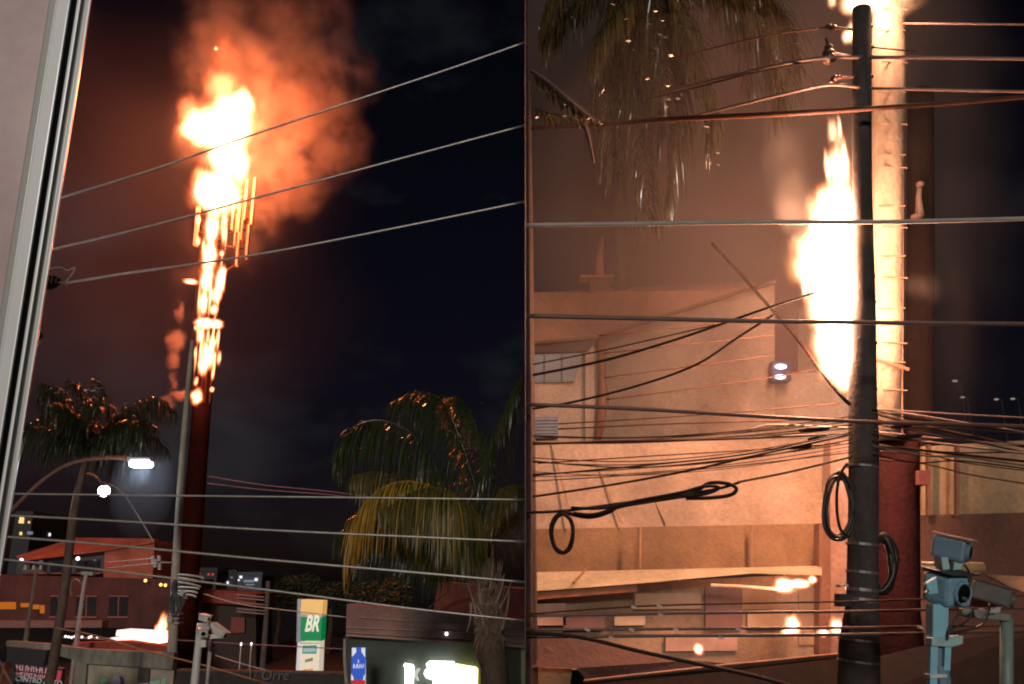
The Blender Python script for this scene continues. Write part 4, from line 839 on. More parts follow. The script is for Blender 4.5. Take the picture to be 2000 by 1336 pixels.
MB().panel([(EX, 1157, 16.5), (1245, 1141, 16.3), (1245, 1155, 16.3), (EX, 1173, 16.5)], 0.3).build('canopy_beam', mat('red_brown_beam', (0.28, 0.10, 0.05), 0.7), lo)
for (x0, y0, x1, y1, c, nm) in ((1378, 1148, 1450, 1232, 'plum', 'shutter'), (1460, 1196, 1540, 1230, 'pale', 'notice_panel'), (1200, 1205, 1260, 1222, 'pale', 'notice_panel'), (1100, 1205, 1180, 1232, 'plum', 'doorway'), (1450, 1150, 1500, 1190, 'tan', 'panel'), (1560, 1150, 1590, 1260, 'tan', 'panel'), (EX + 16, 1180, 1105, 1222, 'pink', 'panel'), (1240, 1160, 1370, 1190, 'pale2', 'panel'), (1300, 1240, 1440, 1272, 'pink', 'panel')):
    colr = {'plum': (0.22, 0.11, 0.10), 'pale': (0.60, 0.42, 0.30), 'tan': (0.44, 0.26, 0.16), 'pink': (0.52, 0.30, 0.24), 'pale2': (0.52, 0.34, 0.22)}[c]
    MB().prism([(x0, y0), (x1, y0 - 2), (x1, y1 - 1), (x0, y1)], 16.77, 0.12).build(nm, mat('shopfront_' + c, colr, 0.7, var=0.25, scale=2), lo)
cr_ = MB().tube([at(1388, 1143, 16.0), at(1440, 1145, 15.9), at(1530, 1152, 15.8)], 0.03, 8).build('burning_pipe', mat('pale_pipe', (0.7, 0.5, 0.35), 0.5), lo)
MB().prism([(1600, 1022), (1622, 1022), (1622, 1290), (1600, 1290)], 16.5, 0.3).build('corner_pillar', weathered('red_brown_pillar', (0.28, 0.13, 0.09), (0.2, 0.09, 0.06), 0.5), lo)
MB().prism([(1622, 860), (1664, 858), (1664, 1290), (1622, 1290)], 16.9, 0.4).build('pink_wall', weathered('pinkish_wall', (0.58, 0.36, 0.30), (0.45, 0.26, 0.22), 0.6, 2, 0.6), lo)
for x, y0, y1 in ((1250, 1030, 1112), (1468, 1026, 1108)): MB().tube([at(x, y0, 17.2), at(x - 1, y1, 17.2)], 0.035, 8).build('conduit', mat('ochre_conduit', (0.32, 0.18, 0.10), 0.6), lo)
for i in range(17):
    x = 1050 + i * 33; MB().panel([(x, 1157 - (x - 1040) * 0.068, 16.52), (x + 1.6, 1157 - (x - 1040) * 0.068, 16.52), (x + 1.6, 1162 - (x - 1040) * 0.068, 16.52), (x, 1162 - (x - 1040) * 0.068, 16.52)], 0.05).build('canopy_clip', MATS['rib_brown'], lo)
# dark roof in the foreground
fr = empty('foreground_roof', ground_under(1250, 1400, 13), 'dark brown corrugated roof across the bottom of the right view', 'roof')
DK = weathered('dark_brown_roof', (0.15, 0.07, 0.06), (0.10, 0.05, 0.045), 0.5, 1, 1)
MB().panel([(EX, 1240, 13.0), (1110, 1244, 13.2), (1350, 1290, 13.6), (1420, 1296, 13.8), (1180, 1324, 13.2), (1145, 1328, 13.1), (1125, 1305, 13.0), (EX, 1302, 12.9)], 0.05).build('roof_sheet', DK, fr)
MB().panel([(EX, 1302, 13.4), (1118, 1306, 13.4), (1112, 1345, 13.4), (EX, 1345, 13.4)], 0.3).build('gable', weathered('orange_gable', (0.50, 0.27, 0.15), (0.38, 0.2, 0.12), 0.6, 3, 1), fr)
MB().panel([(1140, 1330, 12.8), (1420, 1300, 13.2), (1650, 1278, 13.6), (1660, 1345, 13.0), (1140, 1345, 12.7)], 0.08).build('roof_sheet', mat('black_roof', (0.018, 0.014, 0.014), 0.95, spec=0.05), fr)
MB().tube([at(1140, 1329, 12.75), at(1420, 1298, 13.15), at(1650, 1276, 13.55)], 0.016, 6).build('gutter_edge', mat('rust_edge', (0.32, 0.16, 0.12), 0.5), fr)
MB().panel([(1705, 1288, 13.2), (1830, 1256, 13.2), (2040, 1225, 13.0), (2040, 1360, 12.6), (1700, 1360, 12.8)], 0.08).build('roof_sheet', MATS['black_roof'], fr)
MB().panel([(1700, 1240, 14.4), (1830, 1238, 14.4), (1760, 1275, 14.2), (1700, 1290, 14.2)], 0.06).build('roof_sheet', weathered('brown_roof_piece', (0.28, 0.13, 0.09), (0.2, 0.09, 0.06), 0.5), fr)

# wall and dark building at the far right
rb = empty('right_building', ground_under(1900, 1336, 17), 'tan wall over a dark brown lower wall right of the poles', 'building')
TAN = weathered('tan_wall', (0.48, 0.32, 0.19), (0.36, 0.23, 0.14), 0.6, 0.8, 0.4)
MB().panel([(1800, 872, 17.5), (2040, 858, 17.0), (2040, 1000, 17.0), (1800, 1009, 17.5)], 0.4).build('upper_wall', TAN, rb)
for x in (1812, 1868): MB().prism([(x, 868), (x + 7, 868), (x + 7, 1006), (x, 1006)], 16.95, 0.1).build('rib', mat('rib_dark', (0.24, 0.12, 0.07), 0.7), rb)
MB().panel([(1690, 1009, 17.4), (2040, 1000, 16.9), (2040, 1300, 16.9), (1690, 1300, 17.4)], 0.3).build('lower_wall', weathered('dark_maroon_wall', (0.17, 0.075, 0.055), (0.11, 0.05, 0.04), 0.6, 0.8, 0.4), rb)
MB().panel([(1815, 1100, 16.4), (1920, 1098, 16.4), (1915, 1118, 16.3), (1815, 1125, 16.3)], 0.2).build('sill', weathered('ochre_sill', (0.58, 0.38, 0.17), (0.45, 0.28, 0.12), 0.5), rb)
MB().panel([(1925, 1122, 16.0), (2040, 1128, 15.6), (2040, 1160, 15.4), (1990, 1155, 15.5)], 0.1).build('awning', weathered('brown_awning', (0.30, 0.19, 0.13), (0.2, 0.12, 0.08), 0.5), rb)

# ---- the tower's shaft beside the pole, on its dark red drum
ty = 13.6
t2 = empty('tower_shaft', ground_under(1737, 1000, ty), 'bright lit tower shaft with climbing rungs behind the black pole', 'tower')
MB().tube([at(1736, -60, ty), at(1736, 300, ty), at(1735, 600, ty), at(1732, 860, ty)], [30.5 * mpp(1736, y, ty) for y in (-60, 300, 600, 860)], 20).build('shaft', weathered('pale_scorched_shaft', (0.31, 0.24, 0.18), (0.17, 0.12, 0.09), 0.7, 3.5, 0.3), t2, smooth=True)
dr = MB().tube([at(1752, 846, ty + .2), at(1752, 930, ty + .2), at(1752, 1200, ty + .2), ground_under(1752, 1200, ty + .2)], [42 * mpp(1752, 1000, ty)] * 3 + [50 * mpp(1752, 1000, ty)], 20).build('drum_base', weathered('shaded_red_drum_paint', (0.036, 0.010, 0.012), (0.015, 0.006, 0.006), 0.6, 3, 0.4), t2, smooth=True)  # drum's red darkened in place of the shadow on it
MB().prism([(1795, 918), (1816, 919), (1816, 946), (1795, 946)], ty - 0.2, 0.3).build('drum_bracket', mat('dark_wine', (0.10, 0.03, 0.03), 0.6), t2)
for i, y in enumerate((16, 60, 120, 180, 240, 302, 325, 402, 442, 500, 540, 602, 668, 708, 760)):
    sd2 = -1 if i % 2 else 1
    MB().tube([at(1714 + (8 if sd2 > 0 else 0), y, ty - 0.27), at(1768 + (4 if sd2 > 0 else 0), y + (3 if sd2 > 0 else 0), ty - 0.23)], 0.013, 6).build('rung', mat('rung_steel', (0.28, 0.20, 0.14), 0.5, metal=0.3), t2)
MB().tube([at(1711, 702, ty - 0.3), at(1775, 722, ty - 0.35)], 0.03, 6).build('bracket_arm', RUST, t2)
for x in (1758, 1764): MB().tube([at(x, -60, ty - 0.2), at(x, 400, ty - 0.2), at(x - 2, 850, ty - 0.2)], 0.012, 6).build('feeder_cable', RUST, t2)
# dim second mast in the smoke
ms = empty('smoky_mast', ground_under(1797, 1000, 19), 'dim brown mast in the smoke right of the bright shaft', 'mast')
MB().tube([at(1798, 180, 19), at(1798, 500, 19), at(1796, 880, 19)], [25 * mpp(1798, 500, 19)] * 3, 16).build('shaft', weathered('dim_brown_mast', (0.06, 0.032, 0.026), (0.035, 0.02, 0.016), 0.6, 2, 0.3), ms, smooth=True)
MB().tube([at(1796, 422, 18.2), at(1794, 385, 18.2), at(1797, 358, 18.2)], [0.10, 0.06, 0.05], 8).build('lightning_rod', mat('pinkish_steel', (0.5, 0.32, 0.25), 0.4), ms)
MB().ball(at(1797, 360, 18.1), 0.09, 1, 0.8).build('rod_cap', MATS['pinkish_steel'], ms); MB().ball(at(1790, 423, 18.1), 0.13, 1, 0.5).build('rod_foot', MATS['pinkish_steel'], ms)

# ---- the black utility pole in front
pl = empty('utility_pole', ground_under(1680, 1336, RY), 'thick black utility pole with coils and bands beside the tall flame', 'pole')
ctl = [(1683, 18, 17.5), (1683, 200, 17.5), (1684, 380, 18.5), (1688, 600, 21), (1684, 780, 27), (1687, 860, 28), (1686, 1000, 28), (1684, 1180, 30), (1678, 1260, 38), (1677, 1345, 40)]
PP = [at(x, y, RY) for x, y, r in ctl] + [ground_under(1677, 1345, RY)]
MB().tube(PP, [r * mpp(x, y, RY) for x, y, r in ctl] + [0.36], 18).build('shaft', DARKCONC, pl, smooth=True)
for y, h in ((912, 4), (1064, 5), (1118, 5), (1152, 6), (1172, 8), (1250, 4), (1292, 4)):
    r = 31 if y < 1200 else 41
    s = mpp(1684, y, RY); MB().tube([at(1684 if y < 1200 else 1678, y + h / 2, RY), at(1684 if y < 1200 else 1678, y - h / 2, RY)], r * s, 18).build('band', mat('dull_steel_band', (0.30, 0.28, 0.29), 0.35, metal=0.6), pl, smooth=False)
MB().prism([(1640, 1160), (1664, 1160), (1664, 1185), (1640, 1185)], RY - 0.1, 0.2).build('clamp_box', BLACK, pl); MB().prism([(1641, 1142), (1657, 1141), (1657, 1146), (1641, 1147)], RY - 0.12, 0.15).build('clamp_plate', mat('pale_plate', (0.6, 0.45, 0.4), 0.5), pl)
INS = mat('dark_brown_insulator', (0.09, 0.045, 0.035), 0.3)
for (x0, y0, x1, y1, disc) in ((1622, 53, 1668, 58, [(1618, 52, 7), (1626, 54, 8)]), (1618, 102, 1668, 112, [(1618, 92, 8), (1618, 104, 12), (1619, 115, 15)]), (1630, 153, 1668, 150, [(1630, 153, 8), (1624, 160, 6), (1638, 151, 6)])):
    i0 = MB().tube([at(x0, y0, RY - 0.05), at(x1, y1, RY - 0.02)], 0.022, 6).build('insulator_arm', INS, pl)
    for (x, y, r) in disc: MB().ball(at(x, y, RY - 0.06), r * mpp(x, y, RY), 1, 0.7, 10).build('insulator_disc', INS, i0, smooth=True)
MB().tube([at(1614, 76, RY - .05), at(1620, 95, RY - .05)], 0.03, 6).build('fuse_holder', INS, pl)
for (x, y) in ((1700, 52), (1702, 92), (1701, 150), (1704, 540), (1706, 590), (1708, 670), (1708, 760)): MB().ball(at(x, y, RY), 0.045, 1, 0.8, 8).build('bolt', INS, pl)
ring(1637, 990, 26, 62, RY - 0.2, 0.022, CABLE, 'cable_coil', pl, 4, 5)
ring(1722, 1102, 24, 54, RY + 0.1, 0.045, CABLE, 'cable_coil', pl, 3, 4)
MB().tube(px_line([(1655, 905), (1640, 930), (1634, 975), (1640, 1030), (1660, 1050)], RY - 0.3), 0.02, 6).build('drop_cable', CABLE, pl)
MB().tube(px_line([(1660, 790, RY - .1), (1640, 770, RY - .1), (1600, 720, RY + 0.5), (1560, 665, RY + 2), (1510, 608, RY + 4), (1455, 545, RY + 5), (1390, 475, RY + 5.5)]), [0.026, 0.034], 8).build('stay_rod', mat('dark_stay', (0.025, 0.012, 0.01), 0.8, spec=0.1), pl, smooth=True)

# dark post along the left edge of the right view
ep = post_thing('edge_post', 'dark wine coloured post along the left edge of the right view', 'post', [(EX + 6.5, 706), (EX + 6.5, 900), (EX + 6, 1150), (EX + 6, 1345)], 11.0, 13, 12, weathered('wine_dark_post', (0.07, 0.035, 0.045), (0.04, 0.02, 0.025), 0.5, 4, 0.4))

# ---- cables of the right view
PINK = mat('firelit_pink_cable', (0.16, 0.11, 0.10), 0.45, var=0.2, scale=4); GREYC = mat('grey_line', (0.42, 0.40, 0.39), 0.45, var=0.15, scale=4)  # PINK holds the fire's pink light in the cable colour
RED = mat('red_brown_line', (0.07, 0.03, 0.02), 0.6, spec=0.2); DKC = mat('dark_brown_cable', (0.02, 0.01, 0.009), 0.6, spec=0.2)
E = EX + 1
RW = [
 ([(E, 440, 10.2), (1250, 437, 10.2), (1470, 434, 10.2), (1690, 434, 10.2), (1850, 431, 10.2), (2040, 426, 10.2)], 9, 'pale grey line crossing level through the upper flame', GREYC),
 ([(E, 617, 10.3), (1250, 622, 10.3), (1470, 627, 10.3), (1690, 630, 10.3), (1850, 632, 10.3), (2040, 633, 10.3)], 9, 'grey line crossing level below the house roof', PINK),
 ([(E, 250, 18.6), (1180, 243, 16.5), (1290, 234, 14.0), (1500, 224, 11.9), (1668, 214, 11.6), (1850, 202, 11.5), (2040, 186, 11.4)], 9, 'thick dark cable rising right across the upper pole', RED),
 ([(1290, 182, 16.8), (1380, 160, 14.5), (1500, 132, 12.6), (1600, 114, 11.9), (1690, 112, 11.9), (1850, 113, 11.8), (2040, 116, 11.6)], 7, 'line through the big insulator, pale on the right', PINK),
 ([(1270, 192, 16.8), (1370, 168, 14.5), (1480, 140, 12.6), (1605, 118, 11.9)], 4, 'thin dark line ending at the big insulator from the palm', DKC),
 ([(1290, 243, 16.8), (1390, 218, 14.5), (1530, 184, 12.3), (1620, 166, 11.9), (1700, 172, 11.9), (1850, 176, 11.8), (2040, 180, 11.6)], 5.5, 'line through the lowest insulator, pale on the right', PINK),
 ([(1290, 122, 16.8), (1400, 92, 14.5), (1520, 66, 12.5), (1620, 53, 11.9)], 3, 'faint line from the palm to the topmost insulator', RED),
 ([(1764, 46, 13.3), (1900, 47, 12.4), (2040, 48, 12.2)], 4, 'short pale line at the upper right corner', PINK),
 ([(1700, 92, 11.95), (1760, 98, 11.95), (1790, 100, 12.0)], 3, 'short dark tie wire right of the pole top', DKC),
 ([(E, 790, 10.6), (1250, 799, 10.6), (1480, 813, 10.6), (1690, 824, 10.6), (1850, 828, 10.6), (2040, 834, 10.6)], 8, 'thick dark cable sloping down across the house foot', mat('thick_cable_wine', (0.13, 0.07, 0.06), 0.4)),
 ([(E, 800, 11.4), (1120, 785, 11.4), (1250, 752, 11.4), (1360, 712, 11.4), (1440, 660, 11.4), (1515, 612, 11.4)], 5, 'sagging dark cable curving up to the house corner', DKC),
 ([(E, 735, 11.5), (1180, 704, 11.5), (1330, 660, 11.5), (1480, 608, 11.5), (1590, 572, 11.6)], 5.5, 'dark cable rising across the house wall to the flame', DKC),
 ([(1040, 712, 11.8), (1180, 684, 11.8), (1330, 650, 11.8), (1400, 634, 11.8)], 3, 'thin cable over the house window', RED),
 ([(1170, 655, 14), (1330, 640, 14), (1500, 618, 14)], 2.2, 'fine wire high on the house wall', RED),
 ([(1180, 690, 14), (1330, 674, 14), (1510, 655, 14)], 2.6, 'fine wire across the middle of the house wall', RED),
 ([(1180, 738, 14), (1330, 718, 14), (1505, 695, 14)], 2.6, 'fine wire below the middle of the house wall', RED),
 ([(1185, 780, 14), (1330, 762, 14), (1520, 735, 14), (1600, 720, 14)], 2.8, 'fine wire leading to the blue flood lamp', RED),
 ([(1090, 828, 13), (1300, 815, 13), (1500, 800, 13), (1640, 788, 13)], 2.6, 'thin cable from the vent panel to the pole', RED),
 ([(1090, 838, 13), (1300, 828, 13), (1500, 822, 13), (1650, 818, 13)], 3.2, 'second thin cable from the vent panel to the pole', RED),
 ([(E, 868, 12), (1200, 862, 12), (1400, 858, 12), (1640, 848, 12)], 5, 'dark cable along the top of the tan roof', RED),
 ([(1050, 905, 12.4), (1250, 892, 12.4), (1450, 880, 12.4), (1640, 866, 12.4)], 2.6, 'thin cable low over the tan roof', RED),
 ([(E, 972, 11.2), (1200, 946, 11.2), (1350, 918, 11.2), (1500, 884, 11.2), (1655, 850, 11.4)], 5, 'dark cable rising right above the twisted cable loops', DKC),
 ([(E, 930, 11.8), (1300, 905, 11.6), (1450, 888, 11.6), (1560, 866, 11.6), (1660, 845, 11.6)], 3.4, 'short cable joining the bundle left of the pole', DKC),
 ([(1440, 942, 11.0), (1540, 922, 11.1), (1660, 893, 11.3)], 5, 'dark cable from the slack loop to the pole', DKC),
 ([(1460, 842, 12.2), (1500, 830, 12.2), (1580, 832, 12.2), (1660, 836, 12.2)], 3.4, 'looped wire left of the pole bundle', mat('pale_loop_wire', (0.34, 0.24, 0.18), 0.5)),
 ([(1700, 798, 12.4), (1850, 808, 12.2), (2040, 818, 12.0)], 3.6, 'topmost of the pale wires fanning right from the pole', PINK),
 ([(1700, 796, 12.6), (1850, 820, 12.3), (2040, 850, 12.0)], 3.8, 'second of the pale wires fanning right from the pole', PINK),
 ([(1700, 806, 12.7), (1850, 842, 12.4), (2040, 880, 12.0)], 6, 'dark drooping cable among the fan right of the pole', DKC),
 ([(1700, 850, 12.5), (1850, 868, 12.2), (2040, 890, 11.8)], 5.5, 'low pale wire fanning right over the red drum', PINK),
 ([(1700, 842, 12.8), (1850, 858, 12.4), (2040, 875, 12.0)], 4, 'pinkish wire over the top of the red drum', PINK),
 ([(1700, 896, 12.6), (1800, 905, 12.4), (1900, 928, 12.2), (2040, 950, 12.0)], 3.4, 'dark red wire across the drum to the tan wall', RED),
 ([(1700, 880, 12.9), (1760, 884, 12.8), (1800, 890, 12.7)], 3.4, 'short pink wire on the red drum', PINK),
 ([(1700, 868, 12.9), (1850, 885, 12.5), (2040, 905, 12.2)], 6, 'black bundled cable right of the drum top', DKC),
 ([(E, 1200, 10.4), (1250, 1184, 10.4), (1480, 1178, 10.4), (1690, 1174, 10.4), (1850, 1168, 10.4), (2040, 1162, 10.4)], 4, 'topmost of four level cables along the shop front', RED),
 ([(E, 1203, 10.0), (1250, 1199, 10.0), (1480, 1196, 10.0), (1690, 1194, 10.0), (1850, 1190, 10.0), (2040, 1187, 10.0)], 6, 'second of four level cables along the shop front', mat('cable_wine2', (0.10, 0.05, 0.045), 0.35)),
 ([(E, 1230, 9.9), (1250, 1229, 9.9), (1480, 1227, 9.9), (1690, 1226, 9.9), (1850, 1223, 9.9), (2040, 1220, 9.9)], 6, 'third of four level cables along the shop front', MATS['cable_wine2']),
 ([(E, 1244, 9.8), (1250, 1242, 9.8), (1480, 1241, 9.8), (1690, 1239, 9.8), (1850, 1236, 9.8), (2040, 1232, 9.8)], 7, 'lowest of four level cables along the shop front', MATS['cable_wine2']),
 ([(E, 1236, 9.5), (1130, 1244, 9.5), (1250, 1272, 9.5), (1380, 1300, 9.5), (1480, 1322, 9.5), (1560, 1345, 9.5)], 9, 'thick black cable slanting down over the foreground roof', DKC),
]
LEVEL = []
for pts, w, lab, m_ in RW:
    o_ = wire(pts, None, w, m_, lab, 'overhead cables of the right view')
    if 'four level cables' in lab: LEVEL.append(o_)
tg = random.Random(19)
ORD = ('first', 'second', 'third', 'fourth', 'fifth', 'sixth', 'seventh', 'eighth', 'ninth', 'tenth', 'eleventh', 'twelfth')
for i in range(12):
    y1 = 812 + i * 6.5 + tg.uniform(-2.5, 2.5); y0 = 842 + i * 9 + tg.uniform(-14, 14); sg = tg.uniform(4, 30)
    wire([(E, y0, 12.4), (1230, y0 * 0.66 + y1 * 0.34 + sg, 12.3), (1450, y0 * 0.33 + y1 * 0.67 + sg * 0.9, 12.1), (1664, y1, 11.75)], None, tg.uniform(1.5, 3.2), RED if i % 3 else DKC, ORD[i] + ' from the top of twelve thin wires meeting the pole from the left', 'tangled wires left of the pole')
for i in range(10):
    y0 = 800 + i * 10 + tg.uniform(-4, 4)
    wire([(1704, y0, 11.8), (1790 + tg.uniform(-20, 20), y0 + tg.uniform(4, 20), 11.9), (1880, y0 + tg.uniform(10, 30), 12), (2040, y0 + tg.uniform(20, 60), 12)], None, tg.uniform(2, 4.5), (DKC, PINK, RED)[i % 3], ORD[i] + ' from the top of ten thin wires leaving the pole to the right', 'tangled wires right of the pole')
for i, (x, y, w_) in enumerate(((1590, 838, 60), (1600, 856, 44), (1560, 872, 50), (1760, 832, 40), (1775, 852, 50))):
    b_ = MB().tube(px_line([(x - w_ / 2, y + 3, 11.7), (x, y, 11.68), (x + w_ / 2, y - 2, 11.7)]), [0.018, 0.034, 0.034, 0.018], 8).build('splice_sleeve', DKC, None, smooth=True)
    tag(b_, ('topmost', 'middle', 'lowest', 'upper', 'lower')[i] + ' swollen black splice on the cable tangle ' + ('left' if x < 1690 else 'right') + ' of the pole', 'splice', 'cable splices ' + ('left' if x < 1690 else 'right') + ' of the pole')
# slack cable loops
sc_ = empty('slack_cable', at(1250, 975, 10.8), 'twisted slack black cable with a hanging ring and end loops', 'cable')
MB().tube(px_line([(E, 1001, 10.8), (1100, 998, 10.8), (1200, 985, 10.8), (1320, 968, 10.8), (1400, 955, 10.8), (1445, 942, 10.8)]), 0.018, 7).build('line', DKC, sc_, smooth=True)
MB().tube(px_line([(1100, 1000, 10.75), (1150, 1010, 10.7), (1190, 1000, 10.7), (1215, 988, 10.7), (1320, 970, 10.7), (1355, 962, 10.7), (1385, 944, 10.7), (1420, 944, 10.7), (1438, 954, 10.7), (1428, 966, 10.7), (1390, 972, 10.7), (1340, 973, 10.7)]), 0.024, 7).build('end_loop', DKC, sc_, smooth=True)
MB().tube(px_line([(1115, 992, 10.7), (1180, 992, 10.65), (1250, 977, 10.65), (1330, 962, 10.65), (1375, 950, 10.65), (1405, 952, 10.65), (1380, 964, 10.65), (1320, 972, 10.65), (1220, 988, 10.65), (1160, 1005, 10.65), (1120, 1002, 10.65)]), 0.02, 7).build('end_loop', DKC, sc_, smooth=True)
ring(1098, 1042, 21, 37, 10.7, 0.021, DKC, 'hanging_ring', sc_, 3, 2.0)
for (x, y, j) in ((1238, 1186, 0), (1288, 1184, 0), (1147, 1230, 2), (1194, 1246, 3), (1233, 1230, 2), (1320, 1230, 2), (1408, 1246, 3), (1442, 1229, 2), (1290, 1201, 1), (1798, 1226, 2), (1812, 1241, 3)):
    e = LEVEL[j]; Y_ = (10.4, 10.0, 9.9, 9.8)[j] - 0.03
    MB().box(at(x, y, Y_), 0.055, 0.03, 0.028, Matrix.Rotation(R(20), 3, 'Y')).build('cable_tie', mat('pale_tie', (0.6, 0.45, 0.42), 0.5), e)

# ---- surveillance post, close
SVY = 8.6; LB = mat('blue_lit_paint', (0.26, 0.60, 0.80), 0.4, var=0.1, scale=4); SB = mat('blue_lit_slate_paint', (0.17, 0.26, 0.36), 0.45, var=0.15, scale=4)  # cyan street light put into the colour of all the post's blue paints
sv = empty('surveillance_post', ground_under(1850, 1336, SVY), 'blue lit post with surveillance cameras at lower right', 'camera post')
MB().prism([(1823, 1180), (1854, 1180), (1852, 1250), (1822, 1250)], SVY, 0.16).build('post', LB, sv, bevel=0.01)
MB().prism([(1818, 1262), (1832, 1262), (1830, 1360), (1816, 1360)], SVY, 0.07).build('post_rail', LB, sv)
MB().prism([(1832, 1262), (1846, 1262), (1844, 1360), (1830, 1360)], SVY + 0.06, 0.05).build('post_web', SB, sv)
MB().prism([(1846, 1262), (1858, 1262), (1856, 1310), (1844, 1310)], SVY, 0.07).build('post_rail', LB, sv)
MB().tube([at(1838, 1300, SVY + 0.08), ground_under(1838, 1300, SVY + 0.08)], 0.07, 8).build('post_foot', SB, sv)
MB().prism([(1820, 1246), (1882, 1242), (1881, 1258), (1860, 1264), (1820, 1262)], SVY - 0.03, 0.14).build('collar', mat('cyan_lit_pale_paint', (0.34, 0.55, 0.58), 0.4), sv, bevel=0.008)
MB().prism([(1817, 1318), (1850, 1317), (1850, 1323), (1817, 1325)], SVY - 0.03, 0.14).build('strap', mat('pale_strap', (0.6, 0.75, 0.8), 0.4), sv)
SHL = mat('pinkish_shield', (0.62, 0.42, 0.36), 0.45); CYN = mat('cyan_lit_pale_paint', (0.34, 0.55, 0.58), 0.4)
def cam_box(c, d, ln, w, h, m, shield):
    d = Vector(d).normalized(); side = d.cross(Vector((0, 0, 1))).normalized(); upv = side.cross(d).normalized(); M = Matrix((side, d, upv)).transposed(); c = Vector(c)
    b = MB().box(c, w, ln, h, M).build('camera_housing', m, sv, bevel=h * 0.16)
    MB().box(c + upv * h * 0.60 + d * ln * 0.08, w * 1.2, ln * 1.2, h * 0.07, M).build('sun_shield', shield, b, bevel=h * 0.025)
    MB().tube([c + d * ln * 0.46, c + d * ln * 0.60], h * 0.40, 18).build('lens_ring', m, b, smooth=False)
    MB().tube([c + d * ln * 0.58, c + d * ln * 0.605], h * 0.30, 18).build('lens', LENS, b)
    for sx_ in (-1, 1):
        MB().tube([c + side * sx_ * w * 0.3 - upv * h * 0.5, c + side * sx_ * w * 0.3 - upv * h * 0.62], h * 0.06, 8).build('bolt', STEEL, b)
    return b
cam_box(at(1856, 1072, SVY + 0.1), (0.75, -0.55, -0.25), 0.30, 0.24, 0.21, SB, SHL)
MB().prism([(1838, 1088), (1852, 1088), (1856, 1112), (1842, 1114)], SVY - 0.02, 0.16).build('bracket', CYN, sv, bevel=0.006); MB().prism([(1864, 1098), (1882, 1096), (1880, 1112), (1862, 1114)], SVY, 0.16).build('bracket', CYN, sv, bevel=0.006)
MB().tube([at(1800, 1106, SVY + 0.25), at(1830, 1108, SVY + 0.2), at(1920, 1108, SVY + 0.2)], 0.05, 10).build('side_lamp', mat('ochre_arm', (0.55, 0.36, 0.18), 0.5), sv, smooth=True)
dm = cam_box(at(1850, 1150, SVY + 0.1), (0.42, -0.85, -0.22), 0.30, 0.34, 0.29, mat('blue_lit_mid_paint', (0.22, 0.42, 0.58), 0.45, var=0.25, scale=7), mat('dark_blue_shield', (0.05, 0.06, 0.085), 0.5))
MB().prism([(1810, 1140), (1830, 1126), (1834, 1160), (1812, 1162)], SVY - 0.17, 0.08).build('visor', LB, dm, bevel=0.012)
for p_, q_ in (((1815, 1152), (1806, 1160)), ((1880, 1168), (1890, 1172))): MB().tube([at(*p_, SVY - 0.15), at(*q_, SVY - 0.18)], 0.016, 8).build('bolt', STEEL, dm)
cam_box(at(1936, 1160, SVY + 0.3), (0.82, -0.42, -0.30), 0.34, 0.20, 0.18, mat('sooty_grey_paint', (0.13, 0.125, 0.125), 0.5), mat('dusty_grey_paint', (0.11, 0.09, 0.085), 0.6))
MB().tube([at(1918, 1196, SVY), at(1912, 1199, SVY - 0.1)], 0.04, 12).build('lens', mat('lens_rim', (0.3, 0.3, 0.32), 0.3), sv)
MB().prism([(1935, 1190), (1955, 1186), (1953, 1196), (1934, 1198)], SVY + 0.02, 0.06).build('bracket', mat('grey_plate2', (0.4, 0.4, 0.42), 0.4), sv)
MB().prism([(1880, 1188), (1976, 1200), (1974, 1214), (1880, 1204)], SVY + 0.12, 0.12).build('crossarm', mat('green_grey_paint', (0.22, 0.25, 0.23), 0.5), sv, bevel=0.008)
MB().tube([at(1966, 1205, SVY + 0.2), at(1966, 1345, SVY + 0.2), ground_under(1966, 1345, SVY + 0.2)], 0.058, 14).build('second_post', mat('sage_paint', (0.22, 0.30, 0.29), 0.45), sv, smooth=True)
for pts in ([(1862, 1172), (1872, 1196), (1858, 1222), (1850, 1250)], [(1900, 1190), (1890, 1212), (1866, 1226), (1852, 1240)], [(1934, 1186), (1924, 1214), (1900, 1228), (1856, 1236)], [(1884, 1104), (1896, 1124), (1892, 1150)]):
    MB().tube(px_line(pts, SVY - 0.05), 0.010, 6).build('signal_cable', CABLE, sv, smooth=True)

# ---- far lamps at the right
for i, (x, y, w_, lab) in enumerate(((1865, 744, 7, 'flattest'), (1880, 776, 6, 'leftmost low'), (1946, 780, 6, 'middle low'), (1978, 779, 6, 'rightmost low'))):
    e = empty('far_street_lamp', ground_under(x, y, 60), lab + ' one of four tiny pale lamps in the dark far right', 'street lamp', 'tiny far lamps at the right')
    s = mpp(x, y, 60); MB().ball(at(x, y, 60), w_ * s * 0.8, 0.6, 0.4).build('lamp_head', emitter('far_lamp', (1, 0.75, 0.62), 0.3), e)
    MB().tube([ground_under(x + w_ + 3, y, 60), at(x + w_ + 3, y, 60), at(x, y - 2, 60)], 0.06, 6).build('post', BLACK, e)

